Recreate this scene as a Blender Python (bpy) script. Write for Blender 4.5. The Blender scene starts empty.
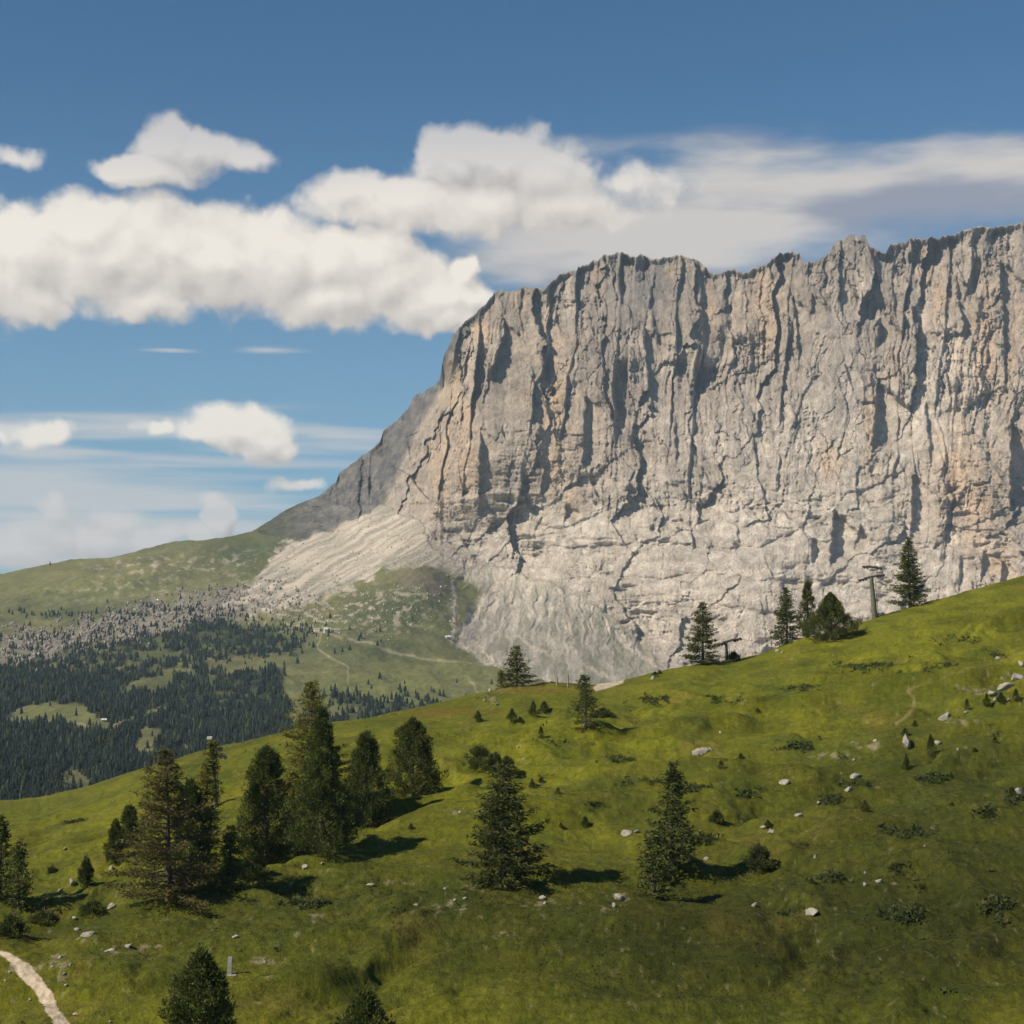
import bpy, math, random
import numpy as np
from mathutils import Vector, Matrix

random.seed(7)
scene = bpy.context.scene
COL = scene.collection
# ------------------------------------------------------------------ camera geometry
F = 1728.0
PITCH = math.atan((620.0 - 512.0) / F)
SP, CP = math.sin(PITCH), math.cos(PITCH)
def uv(px, py):
    """direction of a photograph position, as x/y and z/y of the world"""
    k = (512.0 - np.asarray(py, float)) / F
    d = CP - k * SP
    return (np.asarray(px, float) - 512.0) / F / d, (SP + k * CP) / d
def xy_of(u, v):
    k = (v * CP - SP) / (CP + v * SP)
    return 512 + F * u * (CP - k * SP), 512 - F * k

# ------------------------------------------------------------------ noise
_rng = np.random.RandomState(11)
_P = _rng.permutation(4096)
_P = np.concatenate([_P, _P])
_GA = _rng.rand(4096) * 2 * np.pi
_GX, _GY = np.cos(_GA), np.sin(_GA)
_RV = _rng.rand(4096)
def perlin(x, y, seed=0):
    x = np.asarray(x, float) + 0.37; y = np.asarray(y, float) + 0.73
    xi = np.floor(x).astype(np.int64); yi = np.floor(y).astype(np.int64)
    xf = x - xi; yf = y - yi
    u = xf * xf * xf * (xf * (xf * 6 - 15) + 10); v = yf * yf * yf * (yf * (yf * 6 - 15) + 10)
    def g(ix, iy, fx, fy):
        h = _P[(_P[(ix + seed * 131) & 4095] + iy) & 4095]
        return _GX[h] * fx + _GY[h] * fy
    a = g(xi, yi, xf, yf); b = g(xi + 1, yi, xf - 1, yf)
    c = g(xi, yi + 1, xf, yf - 1); d = g(xi + 1, yi + 1, xf - 1, yf - 1)
    return ((a + u * (b - a)) + v * ((c + u * (d - c)) - (a + u * (b - a)))) * 1.5
def cellrand(ix, iy, seed=0):
    return _RV[_P[(_P[(ix.astype(np.int64) + seed * 131) & 4095] + iy.astype(np.int64)) & 4095]]
def fbm(x, y, octv=4, seed=0, gain=0.5, lac=2.03):
    s = 0; a = 1.0; t = 0
    for i in range(octv):
        s = s + a * perlin(x, y, seed + i); t += a
        a *= gain; x = x * lac + 5.1; y = y * lac + 3.7
    return s / t * 1.3
def ridged(x, y, octv=4, seed=0, gain=0.5):
    s = 0; a = 1.0; t = 0
    for i in range(octv):
        s = s + a * (1 - np.abs(perlin(x, y, seed + i)) * 1.6); t += a
        a *= gain; x = x * 2.05 + 5.1; y = y * 2.05 + 3.7
    return s / t
def sstep(a, b, x):
    t = np.clip((x - a) / (b - a), 0, 1)
    return t * t * (3 - 2 * t)
def facets(x, y, seed, tx, ty, rnd):
    """broken rock: each block of a jittered lattice is a tilted plane; returns height, joint distance, block number"""
    xi = np.floor(x); yi = np.floor(y)
    d1 = np.full(x.shape, 9.0); d2 = np.full(x.shape, 9.0); h = np.zeros(x.shape); idn = np.zeros(x.shape)
    for a in (-1, 0, 1):
        for b in (-1, 0, 1):
            ix = xi + a; iy = yi + b
            r1 = cellrand(ix, iy, seed); r2 = cellrand(ix, iy, seed + 1); r3 = cellrand(ix, iy, seed + 2); r4 = cellrand(ix, iy, seed + 3)
            dx = x - ix - .1 - .8 * r1; dy = y - iy - .1 - .8 * r2
            d = dx * dx + dy * dy
            hh = (r3 - .5) * rnd + dx * tx * (.2 + 1.3 * r4) + dy * ty * (cellrand(ix, iy, seed + 4) - .25) * 1.6
            m = d < d1
            d2 = np.where(m, d1, np.minimum(d2, d)); h = np.where(m, hh, h); idn = np.where(m, r3 * .6 + r1 * .4, idn); d1 = np.where(m, d, d1)
    return h, np.sqrt(d2) - np.sqrt(d1), idn
def poly_sd(px, py, poly):
    """signed distance (positive inside) to a polygon"""
    P = np.array(poly, float); n = len(P)
    d = np.full(px.shape, 1e9); ins = np.zeros(px.shape, bool)
    for i in range(n):
        a = P[i]; b = P[(i + 1) % n]
        e = b - a; L = (e * e).sum() + 1e-9
        t = np.clip(((px - a[0]) * e[0] + (py - a[1]) * e[1]) / L, 0, 1)
        dd = (px - a[0] - t * e[0]) ** 2 + (py - a[1] - t * e[1]) ** 2
        d = np.minimum(d, dd)
        c = ((a[1] > py) != (b[1] > py)) & (px < (b[0] - a[0]) * (py - a[1]) / (b[1] - a[1] + 1e-12) + a[0])
        ins ^= c
    return np.sqrt(d) * np.where(ins, 1, -1)
def pmask(px, py, poly, soft):
    return sstep(-soft, soft, poly_sd(px, py, poly))
def line_d(px, py, pts):
    P = np.array(pts, float); d = np.full(px.shape, 1e9)
    for i in range(len(P) - 1):
        a = P[i]; e = P[i + 1] - a; L = (e * e).sum() + 1e-9
        t = np.clip(((px - a[0]) * e[0] + (py - a[1]) * e[1]) / L, 0, 1)
        d = np.minimum(d, (px - a[0] - t * e[0]) ** 2 + (py - a[1] - t * e[1]) ** 2)
    return np.sqrt(d)
def ell(px, py, cx, cy, rx, ry):
    return np.exp(-(((px - cx) / rx) ** 2 + ((py - cy) / ry) ** 2))

# ------------------------------------------------------------------ objects
def tagit(o, label=None, cat=None, group=None, kind=None):
    if label: o['label'] = label
    if cat: o['category'] = cat
    if group: o['group'] = group
    if kind: o['kind'] = kind
    return o
def mesh_np(name, V, FC, mat, parent=None, smooth=False, col=None):
    """V n x 3, FC m x k (k = 3 or 4)"""
    me = bpy.data.meshes.new(name)
    V = np.ascontiguousarray(V, np.float32); FC = np.ascontiguousarray(FC, np.int32)
    m, k = FC.shape
    me.vertices.add(len(V)); me.vertices.foreach_set('co', V.ravel())
    me.loops.add(m * k); me.loops.foreach_set('vertex_index', FC.ravel())
    me.polygons.add(m)
    me.polygons.foreach_set('loop_start', np.arange(0, m * k, k, dtype=np.int32))
    try: me.polygons.foreach_set('loop_total', np.full(m, k, np.int32))
    except Exception: pass
    if smooth: me.polygons.foreach_set('use_smooth', np.ones(m, bool))
    me.update(calc_edges=True)
    if col is not None:
        at = me.attributes.new('tint', 'FLOAT_COLOR', 'POINT')
        c = np.ones((len(V), 4), np.float32); c[:, :3] = col
        at.data.foreach_set('color', c.ravel())
    me.materials.append(mat)
    o = bpy.data.objects.new(name, me); COL.objects.link(o)
    if parent: o.parent = parent
    return o
def grid_faces(nr, nc):
    a = np.arange(nr * nc).reshape(nr, nc)
    return np.stack([a[:-1, :-1].ravel(), a[1:, :-1].ravel(), a[1:, 1:].ravel(), a[:-1, 1:].ravel()], 1)
def sub_mesh(name, V, FC, keep, mat, col=None, smooth=True):
    f = FC[keep]; idx = np.unique(f); mp = np.zeros(len(V), np.int64); mp[idx] = np.arange(len(idx))
    return mesh_np(name, V[idx], mp[f], mat, None, smooth, None if col is None else col[idx])
def empty(name, loc, rz=0.0):
    o = bpy.data.objects.new(name, None); COL.objects.link(o)
    o.location = loc; o.rotation_euler = (0, 0, rz); o.empty_display_size = 0.5
    return o

# ------------------------------------------------------------------ materials
def new_mat(name):
    m = bpy.data.materials.new(name); m.use_nodes = True
    nt = m.node_tree; nt.nodes.clear()
    out = nt.nodes.new('ShaderNodeOutputMaterial'); b = nt.nodes.new('ShaderNodeBsdfPrincipled')
    nt.links.new(b.outputs[0], out.inputs[0])
    b.inputs['Roughness'].default_value = 0.9
    b.inputs['Specular IOR Level'].default_value = 0.15
    return m, nt, b
def N(nt, t, **kw):
    n = nt.nodes.new(t)
    for k, v in kw.items(): setattr(n, k, v)
    return n
def noise_node(nt, scale, detail=6, rough=0.6, vec=None):
    n = N(nt, 'ShaderNodeTexNoise'); n.inputs['Scale'].default_value = scale
    n.inputs['Detail'].default_value = detail; n.inputs['Roughness'].default_value = rough
    if vec is not None: nt.links.new(vec, n.inputs['Vector'])
    return n
def ramp(nt, fac, stops):
    r = N(nt, 'ShaderNodeValToRGB'); cr = r.color_ramp
    while len(cr.elements) < len(stops): cr.elements.new(0.5)
    for e, (p, c) in zip(cr.elements, stops): e.position = p; e.color = (*c, 1) if len(c) == 3 else c
    nt.links.new(fac, r.inputs[0]); return r
def mulc(nt, a, b, fac=1.0):
    m = N(nt, 'ShaderNodeMix', data_type='RGBA', blend_type='MULTIPLY')
    m.inputs[0].default_value = fac; nt.links.new(a, m.inputs[6]); nt.links.new(b, m.inputs[7]); return m.outputs[2]
def ground_mat(name, s1, s2, lo, hi, bump_d, bump_s, stretch=(1, 1, 1)):
    """surface colour = stored colour of what grows or lies there, broken up by two noises in place"""
    m, nt, b = new_mat(name)
    at = N(nt, 'ShaderNodeAttribute', attribute_name='tint')
    tc = N(nt, 'ShaderNodeTexCoord'); mp = N(nt, 'ShaderNodeMapping'); mp.inputs['Scale'].default_value = stretch
    nt.links.new(tc.outputs['Object'], mp.inputs[0])
    n1 = noise_node(nt, s1, 8, 0.65, mp.outputs[0]); n2 = noise_node(nt, s2, 6, 0.7, mp.outputs[0])
    r1 = ramp(nt, n1.outputs[0], [(0.3, (lo,) * 3), (0.7, (hi,) * 3)])
    r2 = ramp(nt, n2.outputs[0], [(0.3, (lo,) * 3), (0.7, (hi,) * 3)])
    c = mulc(nt, at.outputs['Color'], r1.outputs[0]); c = mulc(nt, c, r2.outputs[0])
    nt.links.new(c, b.inputs['Base Color'])
    bp = N(nt, 'ShaderNodeBump'); bp.inputs['Strength'].default_value = bump_s; bp.inputs['Distance'].default_value = bump_d
    nt.links.new(n2.outputs[0], bp.inputs['Height']); nt.links.new(bp.outputs[0], b.inputs['Normal'])
    return m
HAZE_D = 4.8e-5; EXPO = 0.4; EXF = 2 ** EXPO
# ================================================================== MOUNTAIN AND VALLEY
SKY = [(-700,640),(-400,610),(-200,592),(-60,580),(0,574),(44,565),(73,559),(111,557.6),(140,550),(176,541),(205,540),(234,535.7),(252,531),(260,527),
 (289,508),(319,496),(336,481.5),(339,473),(360,458),(380,442),(383,432),(401,417.6),(415,396.5),(433,386),(440,380),(442,366),(444,356),(452,337),
 (459,327),(474,315),(486,303),(497,292),(509,290),(521,289),(537,287),(543,290),(556,277),(576,270),(591,261),(609,254),(629,254.6),(653,258),
 (679,256),(692,257.5),(704,264),(713,276),(723,271),(735,268),(744,273),(750,270),(765,263),(785,252.5),(800,254),(803,263),(824,258),(834,245),
 (847,235),(865,236),(870,247),(884,252.5),(891,244),(911,239),(941,238),(952,235),(976,227.6),(999,226),(1020,222),(1060,218),(1150,235),
 (1250,250),(1400,300),(1700,420)]
SKY = np.array(SKY, float)
# columns and rows
cs = np.concatenate([np.arange(-640, -24, 8.0), np.arange(-24, 1048, 0.78), np.arange(1048, 1640, 8.0)])
NR = 640
sky = np.interp(cs, SKY[:, 0], SKY[:, 1])
rockcol = sstep(300, 440, cs)
sky = sky + (fbm(cs / 9.0, cs * 0 + 3, 4, 3, 0.6) * 3.0 * (0.25 + rockcol)) + np.where(cs > 250, 1, 0) * (ridged(cs / 5.0, cs * 0 + 9, 2, 8) - 0.6) * -1.3 * (0.2 + rockcol)
HC = np.array([(-640,1000),(-100,838),(0,815),(130,790),(256,750),(370,735),(470,710),(600,700),(700,680),(850,645),(1024,600),(1640,480)], float)
bot = np.interp(cs, HC[:, 0], HC[:, 1]) + 25
w = np.linspace(0, 1, NR)
PX = np.repeat(cs[None, :], NR, 0)
PY = sky[None, :] + (bot - sky)[None, :] * w[:, None]
# depth control points (px, py, metres)
DC = [(-640,640,2500),(-640,760,1500),(-640,1000,600),(-200,592,2600),(-200,700,1500),(-200,840,700),
 (0,574,2700),(60,562,2760),(130,556,2800),(200,541,2850),(255,531,2950),(0,610,2300),(0,640,2000),(0,670,1750),(0,700,1500),(0,722,1300),(0,760,1080),(0,800,900),(0,840,760),
 (110,600,2420),(100,640,2050),(100,680,1700),(100,720,1360),(100,760,1120),(100,800,930),
 (200,575,2620),(200,610,2280),(200,640,2040),(200,680,1700),(200,720,1400),(200,770,1080),
 (289,508,3050),(339,475,3080),(400,418,3080),(438,384,3000),(300,540,2850),(350,520,2870),(390,490,2880),(395,510,2800),
 (300,580,2500),(300,620,2150),(300,660,1850),(300,700,1520),(300,760,1150),
 (350,560,2600),(380,575,2420),(420,580,2380),(380,600,2280),(380,620,2120),(400,650,1950),(400,680,1720),(400,710,1450),(400,760,1150),
 (430,500,2690),(440,540,2640),(450,420,2720),(450,360,2800),(470,340,2800),(500,310,2840),(560,280,2860),(640,256,2860),(720,275,2840),(847,236,2820),(952,236,2800),(1024,222,2780),
 (500,400,2660),(600,400,2650),(700,400,2640),(800,400,2620),(900,400,2600),(1024,400,2580),
 (460,480,2640),(480,560,2600),(560,490,2580),(560,575,2500),(640,500,2540),(640,600,2420),(640,650,2330),(740,500,2500),(740,600,2360),(740,680,2260),
 (860,500,2470),(860,620,2330),(1000,500,2450),(1024,600,2330),
 (460,600,2400),(450,640,2080),(480,640,2200),(500,670,1950),(500,700,1700),(540,640,2260),(560,670,2060),(600,660,2240),(600,700,1900),
 (1300,260,2900),(1300,400,2700),(1300,560,2450),(1640,400,3000),(1640,520,2600)]
DC = np.array(DC, float)
def tps(P, vals, X, Y, sm=1.0):
    S = 100.0
    p = P / S; n = len(p)
    r2 = ((p[:, None, :] - p[None, :, :]) ** 2).sum(2)
    K = 0.5 * r2 * np.log(r2 + 1e-9) + np.eye(n) * sm * 0.02
    A = np.zeros((n + 3, n + 3)); A[:n, :n] = K; A[:n, n] = 1; A[:n, n + 1:] = p; A[n, :n] = 1; A[n + 1:, :n] = p.T
    c = np.linalg.solve(A, np.concatenate([vals, [0, 0, 0]]))
    out = c[n] + c[n + 1] * X / S + c[n + 2] * Y / S
    for i in range(n):
        r2 = (X / S - p[i, 0]) ** 2 + (Y / S - p[i, 1]) ** 2
        out = out + c[i] * 0.5 * r2 * np.log(r2 + 1e-9)
    return out
D = tps(DC[:, :2], DC[:, 2], PX, PY)
D = np.clip(D, 500, 3400)

# ---- what the ground is made of
wx = PX + fbm(PX / 22, PY / 22, 4, 21) * 9; wy = PY + fbm(PX / 22, PY / 16, 4, 31) * 7
CLIFF = [(255,505),(262,533),(300,541),(345,525),(388,503),(402,512),(418,528),(434,548),(452,566),(480,566),(510,573),(545,582),(600,607),(640,640),(660,664),(690,690),(720,760),(1640,900),(1640,0),(300,0)]
cliff = pmask(wx, wy, CLIFF, 3.0)
SCREE = [(275,548),(300,536),(345,520),(388,500),(420,515),(440,545),(470,562),(476,580),(448,573),(425,566),(395,568),(368,580),(340,592),(300,604),(262,612),(215,606),(238,588),(262,572)]
scree = pmask(wx + fbm(PX / 30, PY / 9, 4, 37, .6) * 16, wy + fbm(PX / 14, PY / 9, 4, 38) * 7, SCREE, 4.0)
APRON = [(440,560),(480,564),(510,571),(545,580),(600,605),(640,640),(664,668),(640,700),(560,690),(505,668),(470,648),(458,632),(470,612),(486,590),(470,578)]
apron = pmask(wx, wy, APRON, 4.0)
rocky = np.maximum(cliff, np.maximum(scree, apron))

# ---- cliff relief, metres along the line of sight (positive = set back)
def saw(per, warp, vper, seed, sharp=0.12):
    t = PX / per + warp
    i = np.floor(t); f = t - i
    r1 = perlin(PY / vper + i * 7.31, i * 3.17, seed) * 0.5 + 0.6
    back = np.where(f < sharp, f / sharp, 1 - (f - sharp) / (1 - sharp))
    return back * np.clip(r1, 0.05, 1.3)
upper = 1 - sstep(410, 530, PY + fbm(PX / 70, PY / 90, 3, 5) * 90 - 25 * ell(PX, PY, 830, 330, 60, 60))
FLK = [(230,470),(250,545),(300,543),(345,524),(384,506),(393,486),(404,456),(418,428),(433,404),(443,384),(447,362),(462,338),(488,308),(500,290),(430,280),(240,470)]
flank = pmask(wx * .4 + PX * .6, wy * .4 + PY * .6, FLK, 3.5)
wpa = fbm(PX / 90, PY / 110, 4, 41) * 1.3
wpb = fbm(PX / 45, PY / 70, 4, 51) * 1.6
wpc = fbm(PX / 22, PY / 36, 4, 61) * 1.8
rel = np.zeros_like(PX)
YM = np.interp(PY, [200, 430, 500, 800], [0, 230 / 120., 230 / 120. + 70 / 70., 230 / 120. + 70 / 70. + 300 / 34.])   # tall pillars above, squat beds below
# pillars: their edges run nearly straight down, each with its own slant
xs = PX + (PY - 260) * (.10 + .16 * fbm(PX / 120, PX * 0, 2, 141)) + fbm(PX / 50, PY / 60, 3, 142) * 6
q1 = fbm(xs / 80, xs * 0 + 2, 3, 41) * 1.5; q2 = fbm(xs / 35, PY / 240, 3, 51) * 1.3
def saw2(x, per, ph, vper, seed, sharp):
    t = x / per + ph; i = np.floor(t); f = t - i
    r1 = np.clip(perlin(PY / vper + i * 7.31, i * 3.17, seed) * .9 + .55, 0, 1.4)
    return np.where(f < sharp, f / sharp, (1 - (f - sharp) / (1 - sharp)) ** .8) * r1
rel += 34 * saw2(xs, 74, q1, 95, 3, .04) * (.08 + .92 * upper)
rel += 8 * saw2(xs + fbm(PX / 30, PY / 34, 3, 63) * 6, 27, q2 + q1, 42, 5, .06) * (.10 + .90 * upper)
rel += 5 * saw2(xs + fbm(PX / 16, PY / 30, 3, 61) * 3, 9.5, q2 * 2, 40, 9, .12) * (.15 + .85 * upper)
rel += 2 * saw2(xs + fbm(PX / 8, PY / 14, 3, 62) * 2, 4.1, q1 * 3, 20, 13, .2) * (.3 + .7 * upper)
fw = fbm(PX / 30, PY / 40, 4, 43, .55)
f1, j1, i1 = facets(xs / 46 + fw * .25, YM * .8 + fw * .2 + PX / 140, 21, -22, 9, 26)
f2, j2, i2 = facets(xs / 17 + fw * .5, YM * 2.2 + fw * .4 - PX / 55, 31, -8, 3.5, 8)
fw2 = fbm(PX / 9, PY / 11, 3, 47, .6)
f3, j3, i3 = facets(PX / 6.5 + fw2 * .6, YM * 6.2 + fw2 * .5 + PX / 30, 41, -3.0, 1.4, 3.0)
rel += f1 * (.35 + .65 * upper) + f2 * (.16 + .6 * upper) + f3 * (.14 + .40 * upper)
rel -= 10 * (ridged(xs / 40, PY / 150, 4, 71) - 0.6) * (0.3 + 0.7 * upper)
# slanting slabs in the middle, thin beds low down
dg = PY * .8 + PX * .62
ts = (PX * .8 - PY * .62) / 34 + fbm(PX / 50, PY / 50, 3, 82) * .7; fs_ = ts - np.floor(ts)
mid = sstep(400, 450, PY) * (1 - sstep(500, 540, PY)) + .35
rel += 7 * np.where(fs_ < .1, fs_ / .1, 1 - (fs_ - .1) / .9) * mid * np.clip(.3 + fbm(PX / 50, PY / 40, 3, 92) * 1.6, 0, 1.2)
def beds(per, slope, wr, am, seed):
    ty = PY / per + PX * slope / per + fbm(PX / 70, PY / 60, 3, seed) * wr; fy = ty - np.floor(ty)
    return am * np.where(fy < 0.88, fy / 0.88, (1 - fy) / 0.12) * np.clip(0.35 + fbm(PX / 45, PY / 14, 3, seed + 3) * 1.6, 0, 1.3)
rel += beds(25, -.10, 1.6, 10, 81) * (1.1 - upper) + beds(9, -.12, 2.2, 4.0, 85) * (1.15 - upper) + beds(3.6, -.1, 2.6, 1.5, 88) + beds(31, .15, 2.4, 7, 191) * upper
rg1 = np.clip(.6 + fbm(PX / 30, PY / 30, 3, 103) * 1.2, .2, 1.5)
rel += (4.2 * fbm(PX / 7, PY / 10, 6, 101, 0.70) + 1.5 * fbm(PX / 2.1, PY / 3.2, 2, 111, .8)) * rg1 * (.85 + .25 * upper)
rel += 2.4 * (ridged(PX / 5.5 + q2, PY / 22, 4, 115, .65) - .6) * upper
# ramps that cross the wall
for (x0, y0, x1, y1, dp, fd) in [(690,398,835,330,9,26),(795,425,905,368,8,24),(540,505,650,438,8,26),(470,545,560,478,7,20),(925,425,1003,388,9,24),(520,330,440,450,8,18),(840,500,905,470,8,18),(570,300,500,380,6,16),(620,560,760,500,6,18),(905,560,1024,500,6,20)]:
    L = math.hypot(x1 - x0, y1 - y0); ex, ey = (x1 - x0) / L, (y1 - y0) / L
    s_ = (PX - x0) * ex + (PY - y0) * ey; d_ = -(PX - x0) * ey + (PY - y0) * ex + fbm(PX / 18, PY / 18, 4, int(x0)) * 7
    if ex < 0: d_ = -d_
    m_ = sstep(-10, 12, s_) * (1 - sstep(L - 12, L + 10, s_))
    rel += dp * m_ * np.where(d_ < 0, np.exp(d_ / 1.5), np.clip(1 - d_ / fd, 0, 1))
calm = ell(PX, PY, 838, 330, 34, 50) + ell(PX, PY, 640, 440, 50, 40) + ell(PX, PY, 780, 440, 60, 60) + ell(PX, PY, 930, 410, 40, 50) + ell(PX, PY, 690, 560, 120, 50) * .6
rel *= np.clip(.95 + fbm(PX / 75, PY / 65, 3, 97) * 1.3, .35, 1.5) * (1 - .55 * np.clip(calm, 0, 1))
# fissures
fis = np.abs(fbm(PX / 26 + fbm(PX / 9, PY / 14, 3, 125) * 0.35, PY / 85, 3, 121))
rel += 5 * np.exp(-(fis / 0.035) ** 2) * upper
fis = np.abs(fbm((PX + PY * 0.5) / 30, (PY - PX * .3) / 45, 4, 131))
rel += .6 * np.exp(-(fis / 0.03) ** 2)
# named recesses: (x of its left edge at top, y top, x at bottom, y bottom, width, depth)
REC = [(504,330,474,428,24,20),(488,375,470,432,12,9),(644,333,652,418,15,15),(585,398,582,472,10,13),(529,350,545,470,8,6),(699,268,703,372,11,12),(728,280,736,345,8,9),
 (783,262,790,300,16,12),(793,300,800,366,13,13),(812,300,808,330,18,10),(879,318,877,354,19,20),(877,390,871,456,27,26),(955,278,966,345,10,12),(868,245,886,312,9,11),
 (1000,268,1005,362,19,20),(1011,432,1009,515,24,24),(833,517,829,570,20,17),(810,538,812,568,9,13),(912,478,911,545,15,14),(768,412,772,445,6,8),(565,506,564,528,14,10),
 (692,535,692,556,40,7),(983,552,981,585,12,11),(930,330,944,375,7,8),(845,365,855,400,7,8),(597,268,604,330,14,10),(622,262,632,330,12,10),(655,262,648,322,13,9),
 (557,300,565,350,9,9),(690,430,705,480,7,7),(480,430,478,520,13,11),(462,560,470,600,7,7),(745,290,748,350,9,10),(672,370,676,470,7,8),(600,470,612,500,10,6),(906,262,914,330,8,9),
 (1001,560,1000,600,10,10),(860,530,848,560,14,11),(780,450,776,500,5,6),(738,500,736,560,5,6),(960,560,957,600,6,7),(545,430,540,520,8,7),(925,400,931,470,7,8),(990,400,994,450,9,9)]
for (xa, ya, xb, yb, wd, dp) in REC:
    t = np.clip((PY - ya) / (yb - ya), 0, 1)
    xe = xa + (xb - xa) * t + fbm(PY / 9, PY * 0 + xa, 3, 7) * 2.5
    f = (PX - xe) / (wd * 1.9); dp = dp * 1.0
    prof = np.clip((PX - xe) / 1.1, 0, 1) * np.clip(1.5 - 1.5 * f, 0, 1)
    yt = ya - wd * .5 + np.clip(PX - xe, 0, 60) * .85 + fbm(PX / 6, PX * 0 + ya, 2, 9) * 3
    vert = sstep(yt, yt + 7, PY) * (1 - sstep(yb - 18, yb, PY))
    wsel = (prof > 0) & (vert > 0)
    rel = np.where(wsel, rel * (1 - 0.75 * prof * vert), rel) + dp * 1.75 * prof * vert
# the long ledge across the middle and overhung beds below it
def ledge(pts, dp, tall):
    P = np.array(pts, float); yl = np.interp(PX[0], P[:, 0], P[:, 1]) + fbm(PX[0] / 14, PX[0] * 0, 3, 17) * 2.2
    inx = sstep(P[0, 0] - 10, P[0, 0] + 10, PX[0]) * (1 - sstep(P[-1, 0] - 15, P[-1, 0] + 10, PX[0]))
    d = (PY - yl[None, :])
    return dp * inx[None, :] * np.where(d < 0, np.exp(d / 2.0), np.clip(1 - d / tall, 0, 1))
rel -= ledge([(430,505),(500,492),(560,494),(610,486),(650,480),(740,481),(800,470)], 9, 22) * -1 * -1
rel += ledge([(560,548),(620,546),(660,541),(700,548),(760,547),(800,530)], 9, 16)
rel += ledge([(500,512),(560,530),(610,510),(680,505),(720,500)], 6, 14)
rel += ledge([(600,575),(660,580),(700,572),(760,580),(830,585)], 6, 12)
rel += ledge([(640,605),(700,600),(760,612),(800,620)], 5, 10)
amp = cliff * (1 - 0.3 * flank) * (0.25 + 0.75 * sstep(0, 7, PY - sky[None, :]))
amp = amp * (1 - 0.55 * apron) + .22 * apron * (1 - cliff)
D = D + rel * amp
# fans below the walls: gullied
gul = ridged((PX + (PY - 570) * (.10 - (PX - 540) * .0035) + fbm(PX / 14, PY / 14, 3, 209) * 5) / 9, PY / 34, 4, 141, .6)
D = D - 9 * (gul - 0.6) * apron * (1 - cliff) * sstep(565, 600, PY)
gx = (PX + PY * 1.75) + fbm(PX / 40, PY / 26, 4, 143, .5) * 9
D = D + 3 * fbm(gx / 14, PY / 60, 4, 145) * scree * (1 - cliff)
D = D + 2.2 * fbm(PX / 3.0, PY / 3.0, 4, 147, .65) * np.maximum(scree, apron)

U, Vv = uv(PX, PY)
X = U * D; Z = Vv * D; Yw = D.copy()
# meadow undulation, metres up
gr = 1 - rocky
Z += gr * (8.5 * fbm(X / 150, Yw / 260, 4, 151) + 3.0 * fbm(X / 40, Yw / 80, 4, 155) + 0.5 * fbm(X / 8, Yw / 16, 3, 157)) * sstep(0, 25, PY - sky[None, :])

# ---- surface colours (linear albedo of the material itself)
def C3(*c): return np.array(c, float)
def mixc(a, b, m): return a * (1 - m[..., None]) + b * m[..., None]
rockc = np.zeros(PX.shape + (3,)) + C3(.325, .277, .232)
rockc = mixc(rockc, C3(.445, .385, .325), np.clip(0.5 + fbm(PX / 60, PY / 50, 4, 161) * 1.1, 0, 1))
strk = np.clip(0.5 + fbm(PX / 7, PY / 70, 4, 165) * 1.5, 0, 1)
rockc = mixc(rockc, rockc * C3(.78, .77, .78), strk * (0.45 + 0.5 * upper))
tan = ell(PX, PY, 450, 420, 30, 110) + ell(PX, PY, 560, 420, 40, 80) * .8 + ell(PX, PY, 970, 430, 50, 110) + ell(PX, PY, 760, 310, 40, 50) * .7 + ell(PX, PY, 690, 310, 30, 50) * .6 + ell(PX, PY, 520, 330, 30, 40) * .5 + ell(PX, PY, 860, 440, 40, 50) * .5
rockc = mixc(rockc, C3(.45, .355, .265), np.clip(tan, 0, 1) * (.35 + .5 * np.clip(.5 + fbm(PX / 8, PY / 30, 4, 167) * 1.4, 0, 1)))
lich = np.clip(fbm(PX / 16, PY / 22, 4, 171) * 2 - .2, 0, 1)
rockc = mixc(rockc, C3(.25, .228, .208), lich * 0.65)
pale = .75 * sstep(500, 570, PY + fbm(PX / 50, PY / 50, 3, 173) * 40) + ell(PX, PY, 830, 440, 110, 70) + ell(PX, PY, 700, 520, 160, 40) + ell(PX, PY, 960, 400, 60, 60) + .8 * ell(PX, PY, 840, 560, 120, 50)
rockc = mixc(rockc, C3(.60, .54, .465), np.clip(pale, 0, 1) * (.4 + .6 * np.clip(.5 + fbm(PX / 14, PY / 8, 4, 175) * 1.6, 0, 1)) * .8)
orange = np.zeros_like(PX)
for (cx, cy, rx, ry) in [(466,450,9,48),(458,385,8,22),(553,400,10,46),(552,468,12,22),(708,322,7,34),(762,292,13,28),(768,330,9,22),(985,345,11,42),(990,300,7,20),(957,470,20,50),(975,520,16,40),(1000,570,14,30),
    (940,300,7,24),(870,430,7,40),(830,460,12,22),(520,300,9,14),(548,285,7,16),(598,285,7,20),(672,275,7,14),(895,365,7,16),(480,330,8,20),(440,470,8,30),(575,500,10,12),(1010,350,8,40),(925,270,8,18)]:
    orange = np.maximum(orange, ell(PX + fbm(PY / 14, PX / 14, 3, 181) * 7, PY, cx, cy, rx, ry))
orange = np.clip(orange * 1.3 * (0.45 + 0.9 * np.clip(.5 + fbm(PX / 3.5, PY / 28, 4, 185) * 1.3, 0, 1)), 0, 1)
rockc = mixc(rockc, C3(.52, .375, .255), orange * .62)
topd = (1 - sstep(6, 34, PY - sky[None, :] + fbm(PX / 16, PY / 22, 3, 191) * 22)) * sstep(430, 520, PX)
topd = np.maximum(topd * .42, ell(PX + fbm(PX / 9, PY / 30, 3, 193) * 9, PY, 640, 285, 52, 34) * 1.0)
rockc = mixc(rockc, C3(.155, .15, .145), np.clip(topd, 0, 1) * .7)
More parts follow.
